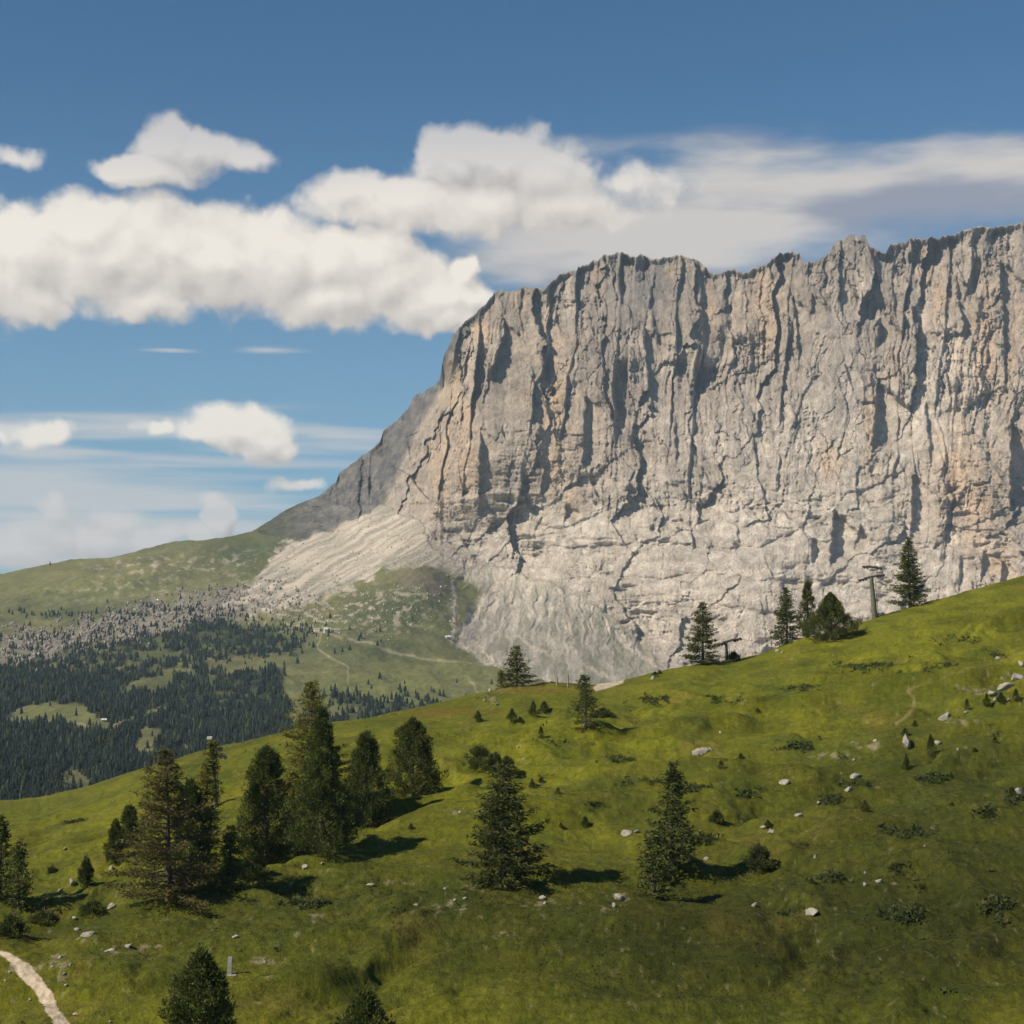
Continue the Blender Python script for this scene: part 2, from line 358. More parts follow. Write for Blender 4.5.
flc = mixc(np.zeros_like(rockc) + C3(.10, .098, .10), C3(.17, .16, .15), np.clip(.5 + fbm(PX / 12, PY / 7, 4, 195) * 1.4, 0, 1))
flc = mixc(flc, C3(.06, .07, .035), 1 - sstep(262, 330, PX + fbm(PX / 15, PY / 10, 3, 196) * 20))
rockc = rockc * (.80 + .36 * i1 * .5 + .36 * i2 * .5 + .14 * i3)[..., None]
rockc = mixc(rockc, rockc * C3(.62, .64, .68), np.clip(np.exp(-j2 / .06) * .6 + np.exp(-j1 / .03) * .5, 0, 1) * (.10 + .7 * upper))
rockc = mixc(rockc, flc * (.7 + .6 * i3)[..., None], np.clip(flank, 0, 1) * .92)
# debris
scrc = mixc(np.zeros_like(rockc) + C3(.46, .405, .335), C3(.27, .25, .205), np.clip(.5 + fbm(gx / 9, (PY - PX * .55) / 60, 4, 201) * 1.8, 0, 1))
gstr = np.clip(fbm(gx / 16 + 9, (PY - PX * .55) / 90, 4, 205) * 2.2 - .35, 0, 1) * sstep(560, 600, PY)
scrc = mixc(scrc, C3(.10, .115, .05), gstr * .8)
apx = PX + (PY - 570) * (.10 - (PX - 540) * .0035) + fbm(PX / 14, PY / 14, 3, 209) * 5
apc = mixc(np.zeros_like(rockc) + C3(.45, .405, .345), C3(.25, .235, .195), np.clip(.5 + fbm(apx / 7, PY / 26, 5, 211, .62) * 1.6, 0, 1))
apc = mixc(apc, C3(.17, .165, .14), np.clip(ell(PX, PY, 622, 640, 34, 26) + ell(PX, PY, 555, 612, 12, 16) + ell(PX, PY, 520, 640, 20, 30) * .5, 0, 1) * np.clip(.6 + fbm(PX / 5, PY / 9, 4, 212) * 1.2, 0, 1))
apg = np.clip(sstep(600, 665, PY) * 1.1 + fbm(PX / 12, PY / 30, 4, 213) * 1.6 - .55, 0, 1)
apc = mixc(apc, C3(.13, .14, .075), apg * .42)
for pts, wd in [([(505,572),(497,588),(487,602),(472,618),(462,634),(459,642),(476,652),(486,660),(497,664)], 3.4), ([(492,600),(483,625),(476,645),(495,660)], 2.5), ([(514,632),(530,646),(552,655)], 2.2), ([(565,645),(580,662),(598,672),(613,679)], 3.0), ([(452,580),(455,605),(452,640)], 2.2), ([(560,600),(566,625),(575,655)], 2.0), ([(620,640),(640,655),(660,668)], 2.4)]:
    dl = line_d(PX + fbm(PX / 6, PY / 6, 4, 221, .65) * 6, PY + fbm(PX / 6, PY / 6, 3, 223) * 2, pts)
    apc = mixc(apc, C3(.50, .43, .355), np.clip(1.3 - dl / wd, 0, 1) * np.clip(.75 + fbm(PX / 5, PY / 5, 3, 225) * 1.3, 0, 1) * .85)
    scree = np.maximum(scree, 0)
    apron = np.maximum(apron, np.clip(1.3 - dl / wd, 0, 1))
# meadows
g1 = C3(.105, .12, .040); g2 = C3(.18, .175, .065); g3 = C3(.062, .075, .036); g4 = C3(.17, .145, .07)
n1 = np.clip(.5 + fbm(X / 220, Yw / 300, 4, 231) * 1.3, 0, 1)
n2 = np.clip(.5 + fbm(X / 50, Yw / 120, 4, 233) * 1.3, 0, 1)
n3 = np.clip(.5 + fbm(X / 14, Yw / 30, 4, 235) * 1.4, 0, 1)
grc = mixc(np.zeros_like(rockc) + g1, g2, n1)
grc = mixc(grc, g3, n2 * .55); grc = mixc(grc, g4, n3 * n1 * .5)
lush = ell(PX, PY, 470, 670, 90, 26) + ell(PX, PY, 80, 716, 70, 9) + ell(PX, PY, 60, 590, 90, 14) + ell(PX, PY, 390, 690, 60, 12) + .6 * ell(PX, PY, 300, 690, 30, 14)
grc = mixc(grc, C3(.155, .165, .055), np.clip(lush, 0, 1) * .7)
dk = ell(PX, PY, 250, 550, 60, 18) + ell(PX, PY, 330, 650, 90, 12) + ell(PX, PY, 380, 600, 50, 20) + .7 * ell(PX, PY, 110, 612, 100, 8)
grc = mixc(grc, C3(.055, .072, .03), np.clip(dk, 0, 1) * .65)
bp = np.clip(pmask(wx, wy, [(394,571),(420,567),(444,574),(449,590),(442,603),(420,594),(400,592)], 4), 0, 1)
grc = mixc(grc, C3(.14, .118, .085), bp * .6)
bare = np.clip(fbm(PX / 9, PY / 5, 5, 241, .6) * 3.0 - .15, 0, 1) * np.clip(ell(PX, PY, 385, 610, 60, 22) + ell(PX, PY, 150, 566, 60, 9) + ell(PX, PY, 130, 590, 90, 12) * .6 + ell(PX, PY, 300, 612, 45, 18) + .5*ell(PX, PY, 230, 560, 40, 16), 0, 1)
grc = mixc(grc, C3(.42, .36, .29), bare * .85)
for pts, wd in [([(350,700),(349,668),(318,650),(321,634)], 1.0), ([(349,640),(400,652),(450,661),(490,664)], 1.3), ([(340,640),(326,632),(315,628)], 1.4), ([(465,676),(473,688),(478,696)], 1.2), ([(0,716),(60,722),(110,726),(160,712),(215,700)], 0.9)]:
    dl = line_d(PX + fbm(PX / 12, PY / 12, 2, 251) * 3, PY + fbm(PX / 14, PY / 14, 2, 253) * 1.5, pts)
    grc = mixc(grc, C3(.40, .35, .26), np.clip(1.3 - dl / wd, 0, 1) * .42)
BOULD = [(0,630),(60,627),(110,614),(170,601),(230,588),(285,580),(310,596),(262,613),(200,626),(140,640),(60,654),(0,668)]
bz = pmask(wx + fbm(PX / 12, PY / 6, 4, 39) * 12, wy + fbm(PX / 14, PY / 8, 4, 40, .6) * 12, BOULD, 7)
grc = mixc(grc, C3(.22, .20, .17), bz * .75)
# woods
FOR = [[(-640,690),(-100,668),(0,663),(60,652),(140,637),(200,624),(262,628),(300,636),(296,650),(250,662),(210,668),(232,672),(276,668),(290,700),(292,745),(240,765),(210,775),(120,812),(0,835),(-640,1000)],
       [(335,688),(365,693),(395,703),(420,706),(440,698),(452,712),(430,735),(300,745),(290,735),(310,715)]]
MEAD = [[(0,713),(48,705),(88,707),(92,717),(128,722),(165,705),(178,708),(150,720),(112,731),(60,724),(0,721)], [(124,657),(150,647),(182,650),(178,659),(140,662)], [(185,664),(240,655),(320,655),(320,665),(240,668)], [(132,748),(145,730),(160,735),(160,752),(145,758)],
        [(55,772),(70,765),(95,770),(96,790),(60,794)], [(165,735),(200,728),(215,733),(170,742)], [(310,700),(340,700),(360,715),(330,722)], [(120,690),(165,672),(200,668),(160,688),(120,700)]]
fm = np.zeros_like(PX)
for k, P in enumerate(FOR): fm = np.maximum(fm, pmask(wx, wy, P, 3) * (1 if k == 0 else .55))
for P in MEAD: fm = fm * (1 - .93 * pmask(wx, wy, P, 2))
thin = ell(PX, PY, 230, 650, 110, 22) + ell(PX, PY, 100, 660, 120, 12) + .6 * ell(PX, PY, 220, 700, 60, 30)
fm = fm * (1 - np.clip(thin, 0, 1) * np.clip(.55 + fbm(PX / 10, PY / 6, 3, 261) * 1.6, 0, 1))
fm *= (1 - sstep(735, 760, PX * 0 + PY) * sstep(0, 1, fbm(PX / 14, PY / 9, 3, 263) * 2 - .5))
grc = mixc(grc, C3(.022, .030, .020), np.clip(fm * 1.2, 0, 1) * .95)
base = grc
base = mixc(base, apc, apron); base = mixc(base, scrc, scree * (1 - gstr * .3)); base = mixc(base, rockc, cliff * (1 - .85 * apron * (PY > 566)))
COLR = base

# ---- mesh: back rows behind the skyline, front rows towards the camera
def back(dy, dz):
    d = D[0] + dy; return np.stack([U[0] * d, d, np.maximum(Z[0] - dz, -260 - dy * .02)], 1)
def front(y, z):
    return np.stack([U[-1] * y, np.full(len(cs), float(y)), np.full(len(cs), float(z))], 1)
G = np.stack([X, Yw, Z], 2)
rows = [back(3000, 1500), back(900, 700), back(300, 260), back(60, 30)] + [G[i] for i in range(NR)]
lastY = D[-1]
ft = []
for a in (0.35, 0.8):
    y = lastY * (1 - a) + 330 * a; ft.append(np.stack([U[-1] * y, y, Z[-1] * (1 - a) + (-170) * a], 1))
rows += ft
GV = np.concatenate([r[None] for r in rows], 0); nr = GV.shape[0]; nc = len(cs)
GC = np.concatenate([np.repeat(COLR[:1], 4, 0), COLR, np.repeat(COLR[-1:], 2, 0)], 0)
cl = np.concatenate([np.repeat(cliff[:1], 4, 0), cliff, np.repeat(cliff[-1:] * 0, 2, 0)], 0)
FCS = grid_faces(nr, nc)
rock_mat = ground_mat('mountain_rock', 0.07, 0.36, 0.66, 1.30, 4.5, 1.0, (1, 1, 0.6))
mead_mat = ground_mat('alpine_ground', 0.02, 0.16, 0.84, 1.14, 1.0, 0.4)
isr = cl.ravel()[FCS].mean(1) > 0.5
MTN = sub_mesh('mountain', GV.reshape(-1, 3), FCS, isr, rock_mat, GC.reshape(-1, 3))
VAL = sub_mesh('valley_terrain', GV.reshape(-1, 3), FCS, ~isr, mead_mat, GC.reshape(-1, 3))
MTN['kind'] = 'structure'; VAL['kind'] = 'structure'
def val_pick(weight, n, rng):
    wgt = (weight * (PX > -70) * (PX < 1090)).ravel()
    # even in the picture plane: cells are evenly spaced there
    p = wgt / wgt.sum()
    return rng.choice(len(p), n, p=p)
def val_point(px, py):
    j = np.argmin(np.abs(cs - px)); i = np.argmin(np.abs(PY[:, j] - py)); return G[i, j]
# ================================================================== GRASSY HILLSIDE
CREST = np.array([(-900,900),(-300,862),(-100,828),(0,811),(40,807),(85,795),(130,778),(200,755),(256,739),(330,723),(370,717),(425,706),(470,696),(512,687),(545,685),(590,684),(620,681),(650,673),
  (690,665),(725,661),(760,653),(800,641),(850,626),(880,615),(920,604),(960,593),(1000,582),(1024,575),(1100,552),(1400,480),(1900,400)], float)
cu, cv = uv(CREST[:, 0], CREST[:, 1])
DCR = np.array([(-900,150),(0,190),(300,205),(600,225),(800,245),(1024,275),(1900,330)], float)
du, _ = uv(DCR[:, 0], DCR[:, 0] * 0 + 700)
YB = 85.0; VB = float(uv(512, 1060)[1])
GUL = np.array([(-100,955),(0,940),(60,925),(130,914),(170,907),(256,884),(300,860),(345,847),(400,828),(460,810)], float)
gu_, gv_ = uv(GUL[:, 0], GUL[:, 1])
def hill_base(u, Y):
    vc = np.interp(u, cu, cv); Dc = np.interp(u, du, DCR[:, 1])
    s = (1 / Y - 1 / Dc) / (1 / YB - 1 / Dc)
    zf = Y * (vc + (VB - vc) * s)
    d = np.maximum(Y - Dc, 0)
    m = (vc - (VB - vc) / Dc / (1 / YB - 1 / Dc))      # slope along the view
    zb = Dc * vc - 0.02 * d - 0.0022 * d * d
    return np.where(Y <= Dc, zf, zb), Dc, vc
def gul_Y(u):
    v = np.interp(u, gu_, gv_); vc = np.interp(u, cu, cv); Dc = np.interp(u, du, DCR[:, 1])
    s = (v - vc) / (VB - vc)
    return 1 / (1 / Dc + s * (1 / YB - 1 / Dc))
def hill_z(x, Y, fine=True):
    x = np.asarray(x, float); Y = np.asarray(Y, float); u = x / Y
    z, Dc, vc = hill_base(u, Y)
    near = np.clip((Dc - Y) / 45.0, 0.25, 1.0)
    px = 512 + F * u
    gY = gul_Y(u); gm = 1 - sstep(330, 480, px)
    z = z + gm * (0.8 * np.exp(-((Y - gY) / 3.5) ** 2) - 2.4 * np.exp(-((Y - gY - 9) / 6.0) ** 2))
    wob = fbm(x / 30, Y / 30, 3, 301)
    z = z + near * (2.1 * fbm(x / 28 + wob, Y / 24, 3, 303) + 0.85 * fbm(x / 10 + wob * 2, Y / 7.0, 3, 307))
    if fine:
        z = z + (0.35 + .65 * near) * (0.24 * fbm(x / 3.0 + wob * 3, Y / 3.0, 3, 311) + (.10 + .03 * (Y < 1)) * fbm(x / 0.8, Y / 0.9, 3, 315, .65))
    # slanting little steps trodden along the slope
    t = (z * 0.75 + x * 0.02 + wob * 1.2); f = t - np.floor(t)
    z = z + 0.28 * near * np.where(f < .7, f / .7, (1 - f) / .3) * np.clip(.3 + fbm(x / 14, Y / 14, 2, 321), 0, 1)
    return z
us = np.concatenate([np.arange(-900, -30, 12.0), np.arange(-30, 1056, 1.0), np.arange(1056, 1900, 12.0)])
HU, _ = uv(us, us * 0 + 800)
HDc = np.interp(HU, du, DCR[:, 1])
ss = np.concatenate([np.array([-.4,-.3,-.2,-.12,-.08,-.05,-.03,-.02,-.01]) , np.linspace(0, 1.02, 540), np.array([1.1, 1.3, 1.7, 2.4, 3.6, 5.5, 9.0])])
HY = 1 / np.maximum(1 / HDc[None, :] + ss[:, None] * (1 / YB - 1 / HDc[None, :]), 1e-9)
for i, d in enumerate([330, 220, 150, 100, 60, 35, 18, 9, 4]): HY[i] = HDc + d
HUg = np.repeat(HU[None, :], len(ss), 0)
HX = HUg * HY
HZ = hill_z(HX, HY)
HPX, HPY = xy_of(HUg, HZ / HY)
# hillside colours: what grows there, with lighter and darker zones over it
a1 = np.clip(.5 + fbm(HX / 30, HY / 34, 4, 331) * 1.3, 0, 1)
a2 = np.clip(.5 + fbm(HX / 6, HY / 10, 4, 333) * 1.4, 0, 1)
a3 = np.clip(.5 + fbm(HX / 1.6, HY / 2.2, 4, 335, .6) * 1.5, 0, 1)
a4 = np.clip(.5 + fbm(HX / .5, HY / .7, 3, 337, .65) * 1.6, 0, 1)
HC3 = mixc(np.zeros(HX.shape + (3,)) + C3(.125, .130, .014), C3(.205, .190, .017), a1)
HC3 = mixc(HC3, C3(.085, .098, .018), a2 * .6)
HC3 = mixc(HC3, C3(.19, .15, .045), a3 * (1 - a2) * .45)
jx = HPX + fbm(HPX / 40, HPY / 30, 4, 341) * 40; jy = HPY + fbm(HPX / 60, HPY / 20, 4, 343) * 22
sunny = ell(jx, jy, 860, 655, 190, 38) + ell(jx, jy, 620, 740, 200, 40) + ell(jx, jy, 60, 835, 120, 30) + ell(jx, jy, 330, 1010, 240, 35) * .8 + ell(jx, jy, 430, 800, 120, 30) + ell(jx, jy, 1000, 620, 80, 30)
HC3 = mixc(HC3, C3(.215, .205, .020), np.clip(sunny, 0, 1) * .7 * (1 - a2 * .5))  # sunlit stretches painted in as brighter, yellower grass
darkish = ell(jx, jy, 330, 900, 260, 42) + ell(jx, jy, 700, 960, 330, 60) + ell(jx, jy, 930, 870, 220, 90) + .6 * ell(jx, jy, 980, 760, 120, 50) + .5 * ell(jx, jy, 130, 960, 120, 40)  # zones low on the slope and to the right with darker ground colour
darkish = np.clip(darkish, 0, 1)
HC3 = mixc(HC3, mixc(np.zeros_like(HC3) + C3(.060, .070, .015), C3(.105, .105, .024), a3), darkish * .8)
HC3 = mixc(HC3, HC3 * C3(.62, .66, .7), a4 * (.5 + .4 * darkish))
mot = np.clip(fbm(HX / 4.5, HY / 9, 4, 345, .6) * 2.2, 0, 1)
HC3 = mixc(HC3, C3(.062, .078, .016), mot * .6)
dryv = np.clip(fbm(HX / 9, HY / 12, 4, 351) * 2.4 - .75, 0, 1)
HC3 = mixc(HC3, C3(.22, .15, .06), dryv * .45)
# dark patches: some low shrubs, mostly shaded sides of hummocks painted in
SHRUB_SHADE = [(560,743,22,4),(545,778,10,3),(690,790,26,6),(640,782,22,7),(800,748,30,6),(745,796,16,5),(770,790,18,4),(835,800,22,6),(905,832,32,6),(890,868,16,6),(922,884,16,7),(830,880,20,5),(905,918,34,10),(1000,905,26,12),(985,815,22,6),
       (960,640,30,5),(870,668,40,7),(1000,655,22,6),(940,668,24,5),(720,700,28,4),(930,780,30,6),(700,840,22,6),(620,760,20,4),(590,806,16,4),(850,785,20,4),(1015,800,18,8),(655,700,24,5),(800,690,26,4),(300,905,24,5),(760,865,24,6)]
shrub_shade = np.zeros_like(HX)
for (cx, cy, rx, ry) in SHRUB_SHADE: shrub_shade = np.maximum(shrub_shade, ell(HPX + fbm(HPX / 9, HPY / 7, 3, 355) * 9, HPY + fbm(HPX / 12, HPY / 5, 3, 357) * 4, cx, cy, rx, ry))
shrub_shade = np.clip(shrub_shade * 1.5 + fbm(HX / 1.8, HY / 3.0, 4, 365, .6) * 1.5 - .75, 0, 1)
shrub_shade = np.maximum(shrub_shade, np.clip(fbm(HX / 5.5, HY / 8, 4, 359, .6) * 3 - 1.55, 0, 1) * .8)
HC3 = mixc(HC3, C3(.050, .066, .022), shrub_shade * .5)
big = np.clip(fbm(HX / 22, HY / 30, 4, 347, .55) * 2.0, 0, 1)
HC3 = HC3 * (1 - .32 * big)[..., None]  # broad patches of shading painted into the grass colour
HC3 = HC3 * C3(.76, .82, .47) * (1 + .18 * (1 - darkish))[..., None] * (1 - .30 * np.clip(ell(HPX, HPY, 960, 930, 300, 130), 0, 1))[..., None]  # lighter outside the darker zones, darkened again towards the lower right
# stony, bare ground
bare = np.zeros_like(HX)
for (cx, cy, rx, ry) in [(125,950,30,7),(150,946,26,3),(20,968,24,6),(55,965,22,10),(60,985,14,14),(390,883,30,3),(318,915,16,3),(268,962,18,6),(30,1000,22,5),(285,935,14,4),(450,905,22,8),(468,888,20,4),(620,898,14,6),(612,908,12,4),(545,905,26,5),
    (500,935,20,6),(300,885,18,3),(460,812,14,4),(90,940,20,5),(870,745,20,6),(980,690,28,7),(1005,676,26,5),(960,722,26,5),(835,756,26,5),(500,690,22,6),(490,700,14,6)]:
    bare = np.maximum(bare, ell(HPX, HPY, cx, cy, rx, ry))
bare = np.clip(bare * 1.2 + fbm(HX / .8, HY / 1.6, 4, 361, .65) * 2.2 - .95, 0, 1)
bare = np.maximum(bare, np.clip(fbm(HX / .9, HY / 1.8, 4, 363, .65) * 3.5 - 2.75, 0, 1) * (.3 + darkish))
HC3 = mixc(HC3, C3(.27, .225, .15), bare * .75)
orr = ell(HPX, HPY, 530, 690, 60, 4) + ell(HPX, HPY, 445, 712, 60, 4)
HC3 = mixc(HC3, C3(.15, .10, .02), np.clip(orr, 0, 1) * .6)
trail = line_d(HPX, HPY, [(896,724),(907,716),(914,707),(914,698),(907,691),(915,687)]); tr2 = line_d(HPX, HPY, [(915,687),(940,678),(970,668),(1000,662),(1024,652)])
HC3 = mixc(HC3, C3(.21, .18, .07), np.maximum(np.clip(1.6 - trail / 1.3, 0, 1), np.clip(1.4 - tr2 / 1.2, 0, 1) * .5) * .8)
PATH = [(-30,948),(0,951),(10,953),(19,958),(30,966),(40,978),(53,993),(57,1008),(72,1026),(84,1050),(62,1052),(54,1023),(42,1005),(36,992),(19,976),(8,959),(0,954),(-30,954)]
ppx = HPX + fbm(HX / .7, HY / .7, 4, 371, .65) * 3.0; ppy = HPY + fbm(HX / .7, HY / .7, 4, 373, .65) * 2.2
pth = pmask(ppx, ppy, PATH, .8)
STRIP = [(593,688),(598,684),(612,681),(624,680),(623,683),(608,688),(596,691)]
stp = pmask(HPX, HPY, STRIP, .8)
pc = mixc(np.zeros_like(HC3) + C3(.42, .34, .24), C3(.31, .255, .18), a3)
pc = mixc(pc, C3(.60, .53, .42), a4 * .5)
allp = np.maximum(pth, stp)
HC3 = mixc(HC3, pc, np.clip(allp * 1.3, 0, 1))
HV = np.stack([HX, HY, HZ], 2).reshape(-1, 3)
HF = grid_faces(*HX.shape)
fp = allp.ravel()[HF].mean(1) > .5
left_of = (HPX.ravel()[HF].mean(1) < 300)
gmat = ground_mat('hill_grass', 1.5, 7.0, 0.70, 1.32, 0.22, 0.9)
dmat = ground_mat('path_dirt', 1.5, 9.0, 0.85, 1.1, 0.04, 0.4)
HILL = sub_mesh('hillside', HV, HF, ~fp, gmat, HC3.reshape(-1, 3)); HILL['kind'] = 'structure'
PT = sub_mesh('path', HV, HF, fp & left_of, dmat, HC3.reshape(-1, 3)); PT['kind'] = 'structure'
PT2 = sub_mesh('dirt_track', HV, HF, fp & ~left_of, dmat, HC3.reshape(-1, 3)); PT2['kind'] = 'structure'

def hill_pt(px, py):
    """first place where the sight line meets the hill"""
    u, v = uv(px, py); u = float(u); v = float(v)
    Dc = float(np.interp(u, du, DCR[:, 1]))
    Y = np.linspace(55, Dc + 8, 1400)
    f = v * Y - hill_z(u * Y, Y)
    k = np.where(f < 0)[0]
    y = Y[k[0]] if len(k) and k[0] > 0 else Y[int(np.argmin(f))]
    return Vector((u * y, y, float(hill_z(np.array([u * y]), np.array([y]))[0])))
def top_z(y, py):
    return float(uv(512, py)[1]) * y

# grass tufts: one mass
rg = np.random.RandomState(5)
n = 30000
ii = rg.randint(9, 9 + 530, n); jj = rg.randint(75, 75 + 1080, n)
Yt = HY[ii, jj]; Xt = HX[ii, jj] + (rg.rand(n) - .5) * .1; 
keep = (allp[ii, jj] < .2) & (rg.rand(n) < .35 + .65 * np.clip(fbm(Xt / 2.5, Yt / 3.5, 3, 381) * 1.5 + .5, 0, 1))
Xt, Yt, it, jt = Xt[keep], Yt[keep], ii[keep], jj[keep]
Zt = hill_z(Xt, Yt) - .02; n = len(Xt)
px_m = Yt / F
ht = (.04 + .07 * rg.rand(n)) * (.8 + darkish[it, jt] * .7); ht = np.maximum(ht, px_m * .55)
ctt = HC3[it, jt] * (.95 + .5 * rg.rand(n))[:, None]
ctt = np.where((rg.rand(n) < .12)[:, None], ctt * C3(1.35, 1.15, 1.4), ctt)
V_, Cc = [], []
for k in range(3):
    an = rg.rand(n) * 6.283; wdt = ht * (.25 + .25 * rg.rand(n)); lean = ht * .5
    dx, dy = np.cos(an), np.sin(an); la = rg.rand(n) * 6.283
    p0 = np.stack([Xt - dx * wdt, Yt - dy * wdt, Zt], 1); p1 = np.stack([Xt + dx * wdt, Yt + dy * wdt, Zt], 1)
    p2 = np.stack([Xt + np.cos(la) * lean, Yt + np.sin(la) * lean, Zt + ht * (.6 + .5 * rg.rand(n))], 1)
    V_.append(np.stack([p0, p1, p2], 1).reshape(-1, 3)); Cc.append(np.repeat(ctt, 3, 0))
V_ = np.concatenate(V_); Cc = np.concatenate(Cc)
tmat = ground_mat('grass_blades', 1.3, 5.0, 0.9, 1.2, 0.02, 0.0)
_t = tmat.node_tree; _b = [q for q in _t.nodes if q.type == 'BSDF_PRINCIPLED'][0]; _o = [q for q in _t.nodes if q.type == 'OUTPUT_MATERIAL'][0]
_l = _t.nodes.new('ShaderNodeBsdfTranslucent'); _t.links.new(_b.inputs['Base Color'].links[0].from_socket, _l.inputs[0])
_x = _t.nodes.new('ShaderNodeMixShader'); _x.inputs[0].default_value = .5; _t.links.new(_b.outputs[0], _x.inputs[1]); _t.links.new(_l.outputs[0], _x.inputs[2]); _t.links.new(_x.outputs[0], _o.inputs[0])
GT = mesh_np('grass_tufts', V_, np.arange(len(V_)).reshape(-1, 3), tmat, None, False, Cc * 1.25)
tagit(GT, 'tufts of mountain grass growing all over the green hillside', 'grass', kind='stuff')

# low shrubs: one mass, strewn over the painted shade patches too
n = 5500
pr = shrub_shade[9:539, 75:1155].copy(); pr[pr < .35] = 0; pr *= (allp[9:539, 75:1155] < .1); pr = pr.ravel() / pr.sum()
sel = rg.choice(len(pr), n, p=pr); ii = sel // 1080 + 9; jj = sel % 1080 + 75
Xt = HX[ii, jj]; Yt = HY[ii, jj]; Zt = HZ[ii, jj]
V_ = []
for k in range(3):
    s_ = (.07 + .11 * rg.rand(n)); c0 = np.stack([Xt + rg.randn(n) * .15, Yt + rg.randn(n) * .15, Zt + rg.rand(n) * .18], 1)
    e1 = rg.randn(n, 3) * s_[:, None]; e2 = rg.randn(n, 3) * s_[:, None]; e1[:, 2] = np.abs(e1[:, 2])
    V_.append(np.stack([c0, c0 + e1, c0 + e2], 1).reshape(-1, 3))
V_ = np.concatenate(V_)
# ================================================================== TREES
def leaf_mat(name, ca, cb, cc, rough=.75):
    m, nt, b = new_mat(name)
    tc = N(nt, 'ShaderNodeTexCoord')
    n1 = noise_node(nt, 1.1, 3, .6, tc.outputs['Object']); n2 = noise_node(nt, 6.0, 3, .6, tc.outputs['Object'])
    r = ramp(nt, n1.outputs[0], [(.30, ca), (.52, cb), (.72, cc)])
    r2 = ramp(nt, n2.outputs[0], [(.3, (.65,) * 3), (.7, (1.3,) * 3)])
    c = mulc(nt, r.outputs[0], r2.outputs[0]); nt.links.new(c, b.inputs['Base Color'])
    b.inputs['Roughness'].default_value = rough; b.inputs['Specular IOR Level'].default_value = .25
    tr = N(nt, 'ShaderNodeBsdfTranslucent'); nt.links.new(c, tr.inputs[0])
    mx = N(nt, 'ShaderNodeMixShader'); mx.inputs[0].default_value = .32
    nt.links.new(b.outputs[0], mx.inputs[1]); nt.links.new(tr.outputs[0], mx.inputs[2])
    out = [q for q in nt.nodes if q.type == 'OUTPUT_MATERIAL'][0]; nt.links.new(mx.outputs[0], out.inputs[0])
    return m
M_PINE = leaf_mat('pine_needles', (.040, .058, .015), (.084, .108, .024), (.17, .18, .036))
M_SPRUCE = leaf_mat('spruce_needles', (.040, .054, .015), (.075, .092, .022), (.125, .14, .030))
M_LARCH = leaf_mat('larch_needles', (.10, .105, .020), (.17, .165, .030), (.25, .225, .038))
M_LARCHB = leaf_mat('dull_larch_needles', (.075, .070, .024), (.125, .11, .034), (.17, .155, .038))
M_SHRUB = leaf_mat('shrub_leaves', (.032, .046, .014), (.055, .072, .020), (.085, .10, .026))
def bark_mat():
    m, nt, b = new_mat('bark'); tc = N(nt, 'ShaderNodeTexCoord')
    n1 = noise_node(nt, 8, 5, .6, tc.outputs['Object']); r = ramp(nt, n1.outputs[0], [(.3, (.05, .038, .028)), (.7, (.15, .12, .09))])
    nt.links.new(r.outputs[0], b.inputs['Base Color']); return m
M_BARK = bark_mat()
SHRUB = mesh_np('low_shrubs', V_, np.arange(len(V_)).reshape(-1, 3), M_SHRUB)
tagit(SHRUB, 'low dark juniper and heath scrub hugging the hillside in patches', 'shrubs', kind='stuff')

def leaves(C, Dn, ln, wd, rs, spread=.7):
    """one narrow triangle from each centre C along direction Dn"""
    n = len(C)
    d = Dn + rs.randn(n, 3) * spread; d /= np.linalg.norm(d, axis=1)[:, None] + 1e-9
    s = np.cross(d, rs.randn(n, 3)); s /= np.linalg.norm(s, axis=1)[:, None] + 1e-9
    L = (ln * (.6 + .8 * rs.rand(n)))[:, None]; Wd = (wd * (.6 + .8 * rs.rand(n)))[:, None]
    return np.stack([C - s * Wd, C + s * Wd, C + d * L], 1).reshape(-1, 3)
def tubes(paths):
    V, Fc = [], []; o = 0
    for pts, r0, r1, k in paths:
        m = len(pts)
        for i, p in enumerate(pts):
            q = pts[min(i + 1, m - 1)] - pts[max(i - 1, 0)]; q = q / (np.linalg.norm(q) + 1e-9)
            a = np.cross(q, [0.3, 1, .2]); a /= np.linalg.norm(a); b = np.cross(q, a); r = r0 + (r1 - r0) * i / (m - 1)
            for j in range(k):
                t = 6.2832 * j / k; V.append(p + (a * math.cos(t) + b * math.sin(t)) * r)
        for i in range(m - 1):
            for j in range(k): Fc.append((o + i * k + j, o + i * k + (j + 1) % k, o + (i + 1) * k + (j + 1) % k, o + (i + 1) * k + j))
        o += m * k
    return np.array(V), np.array(Fc)
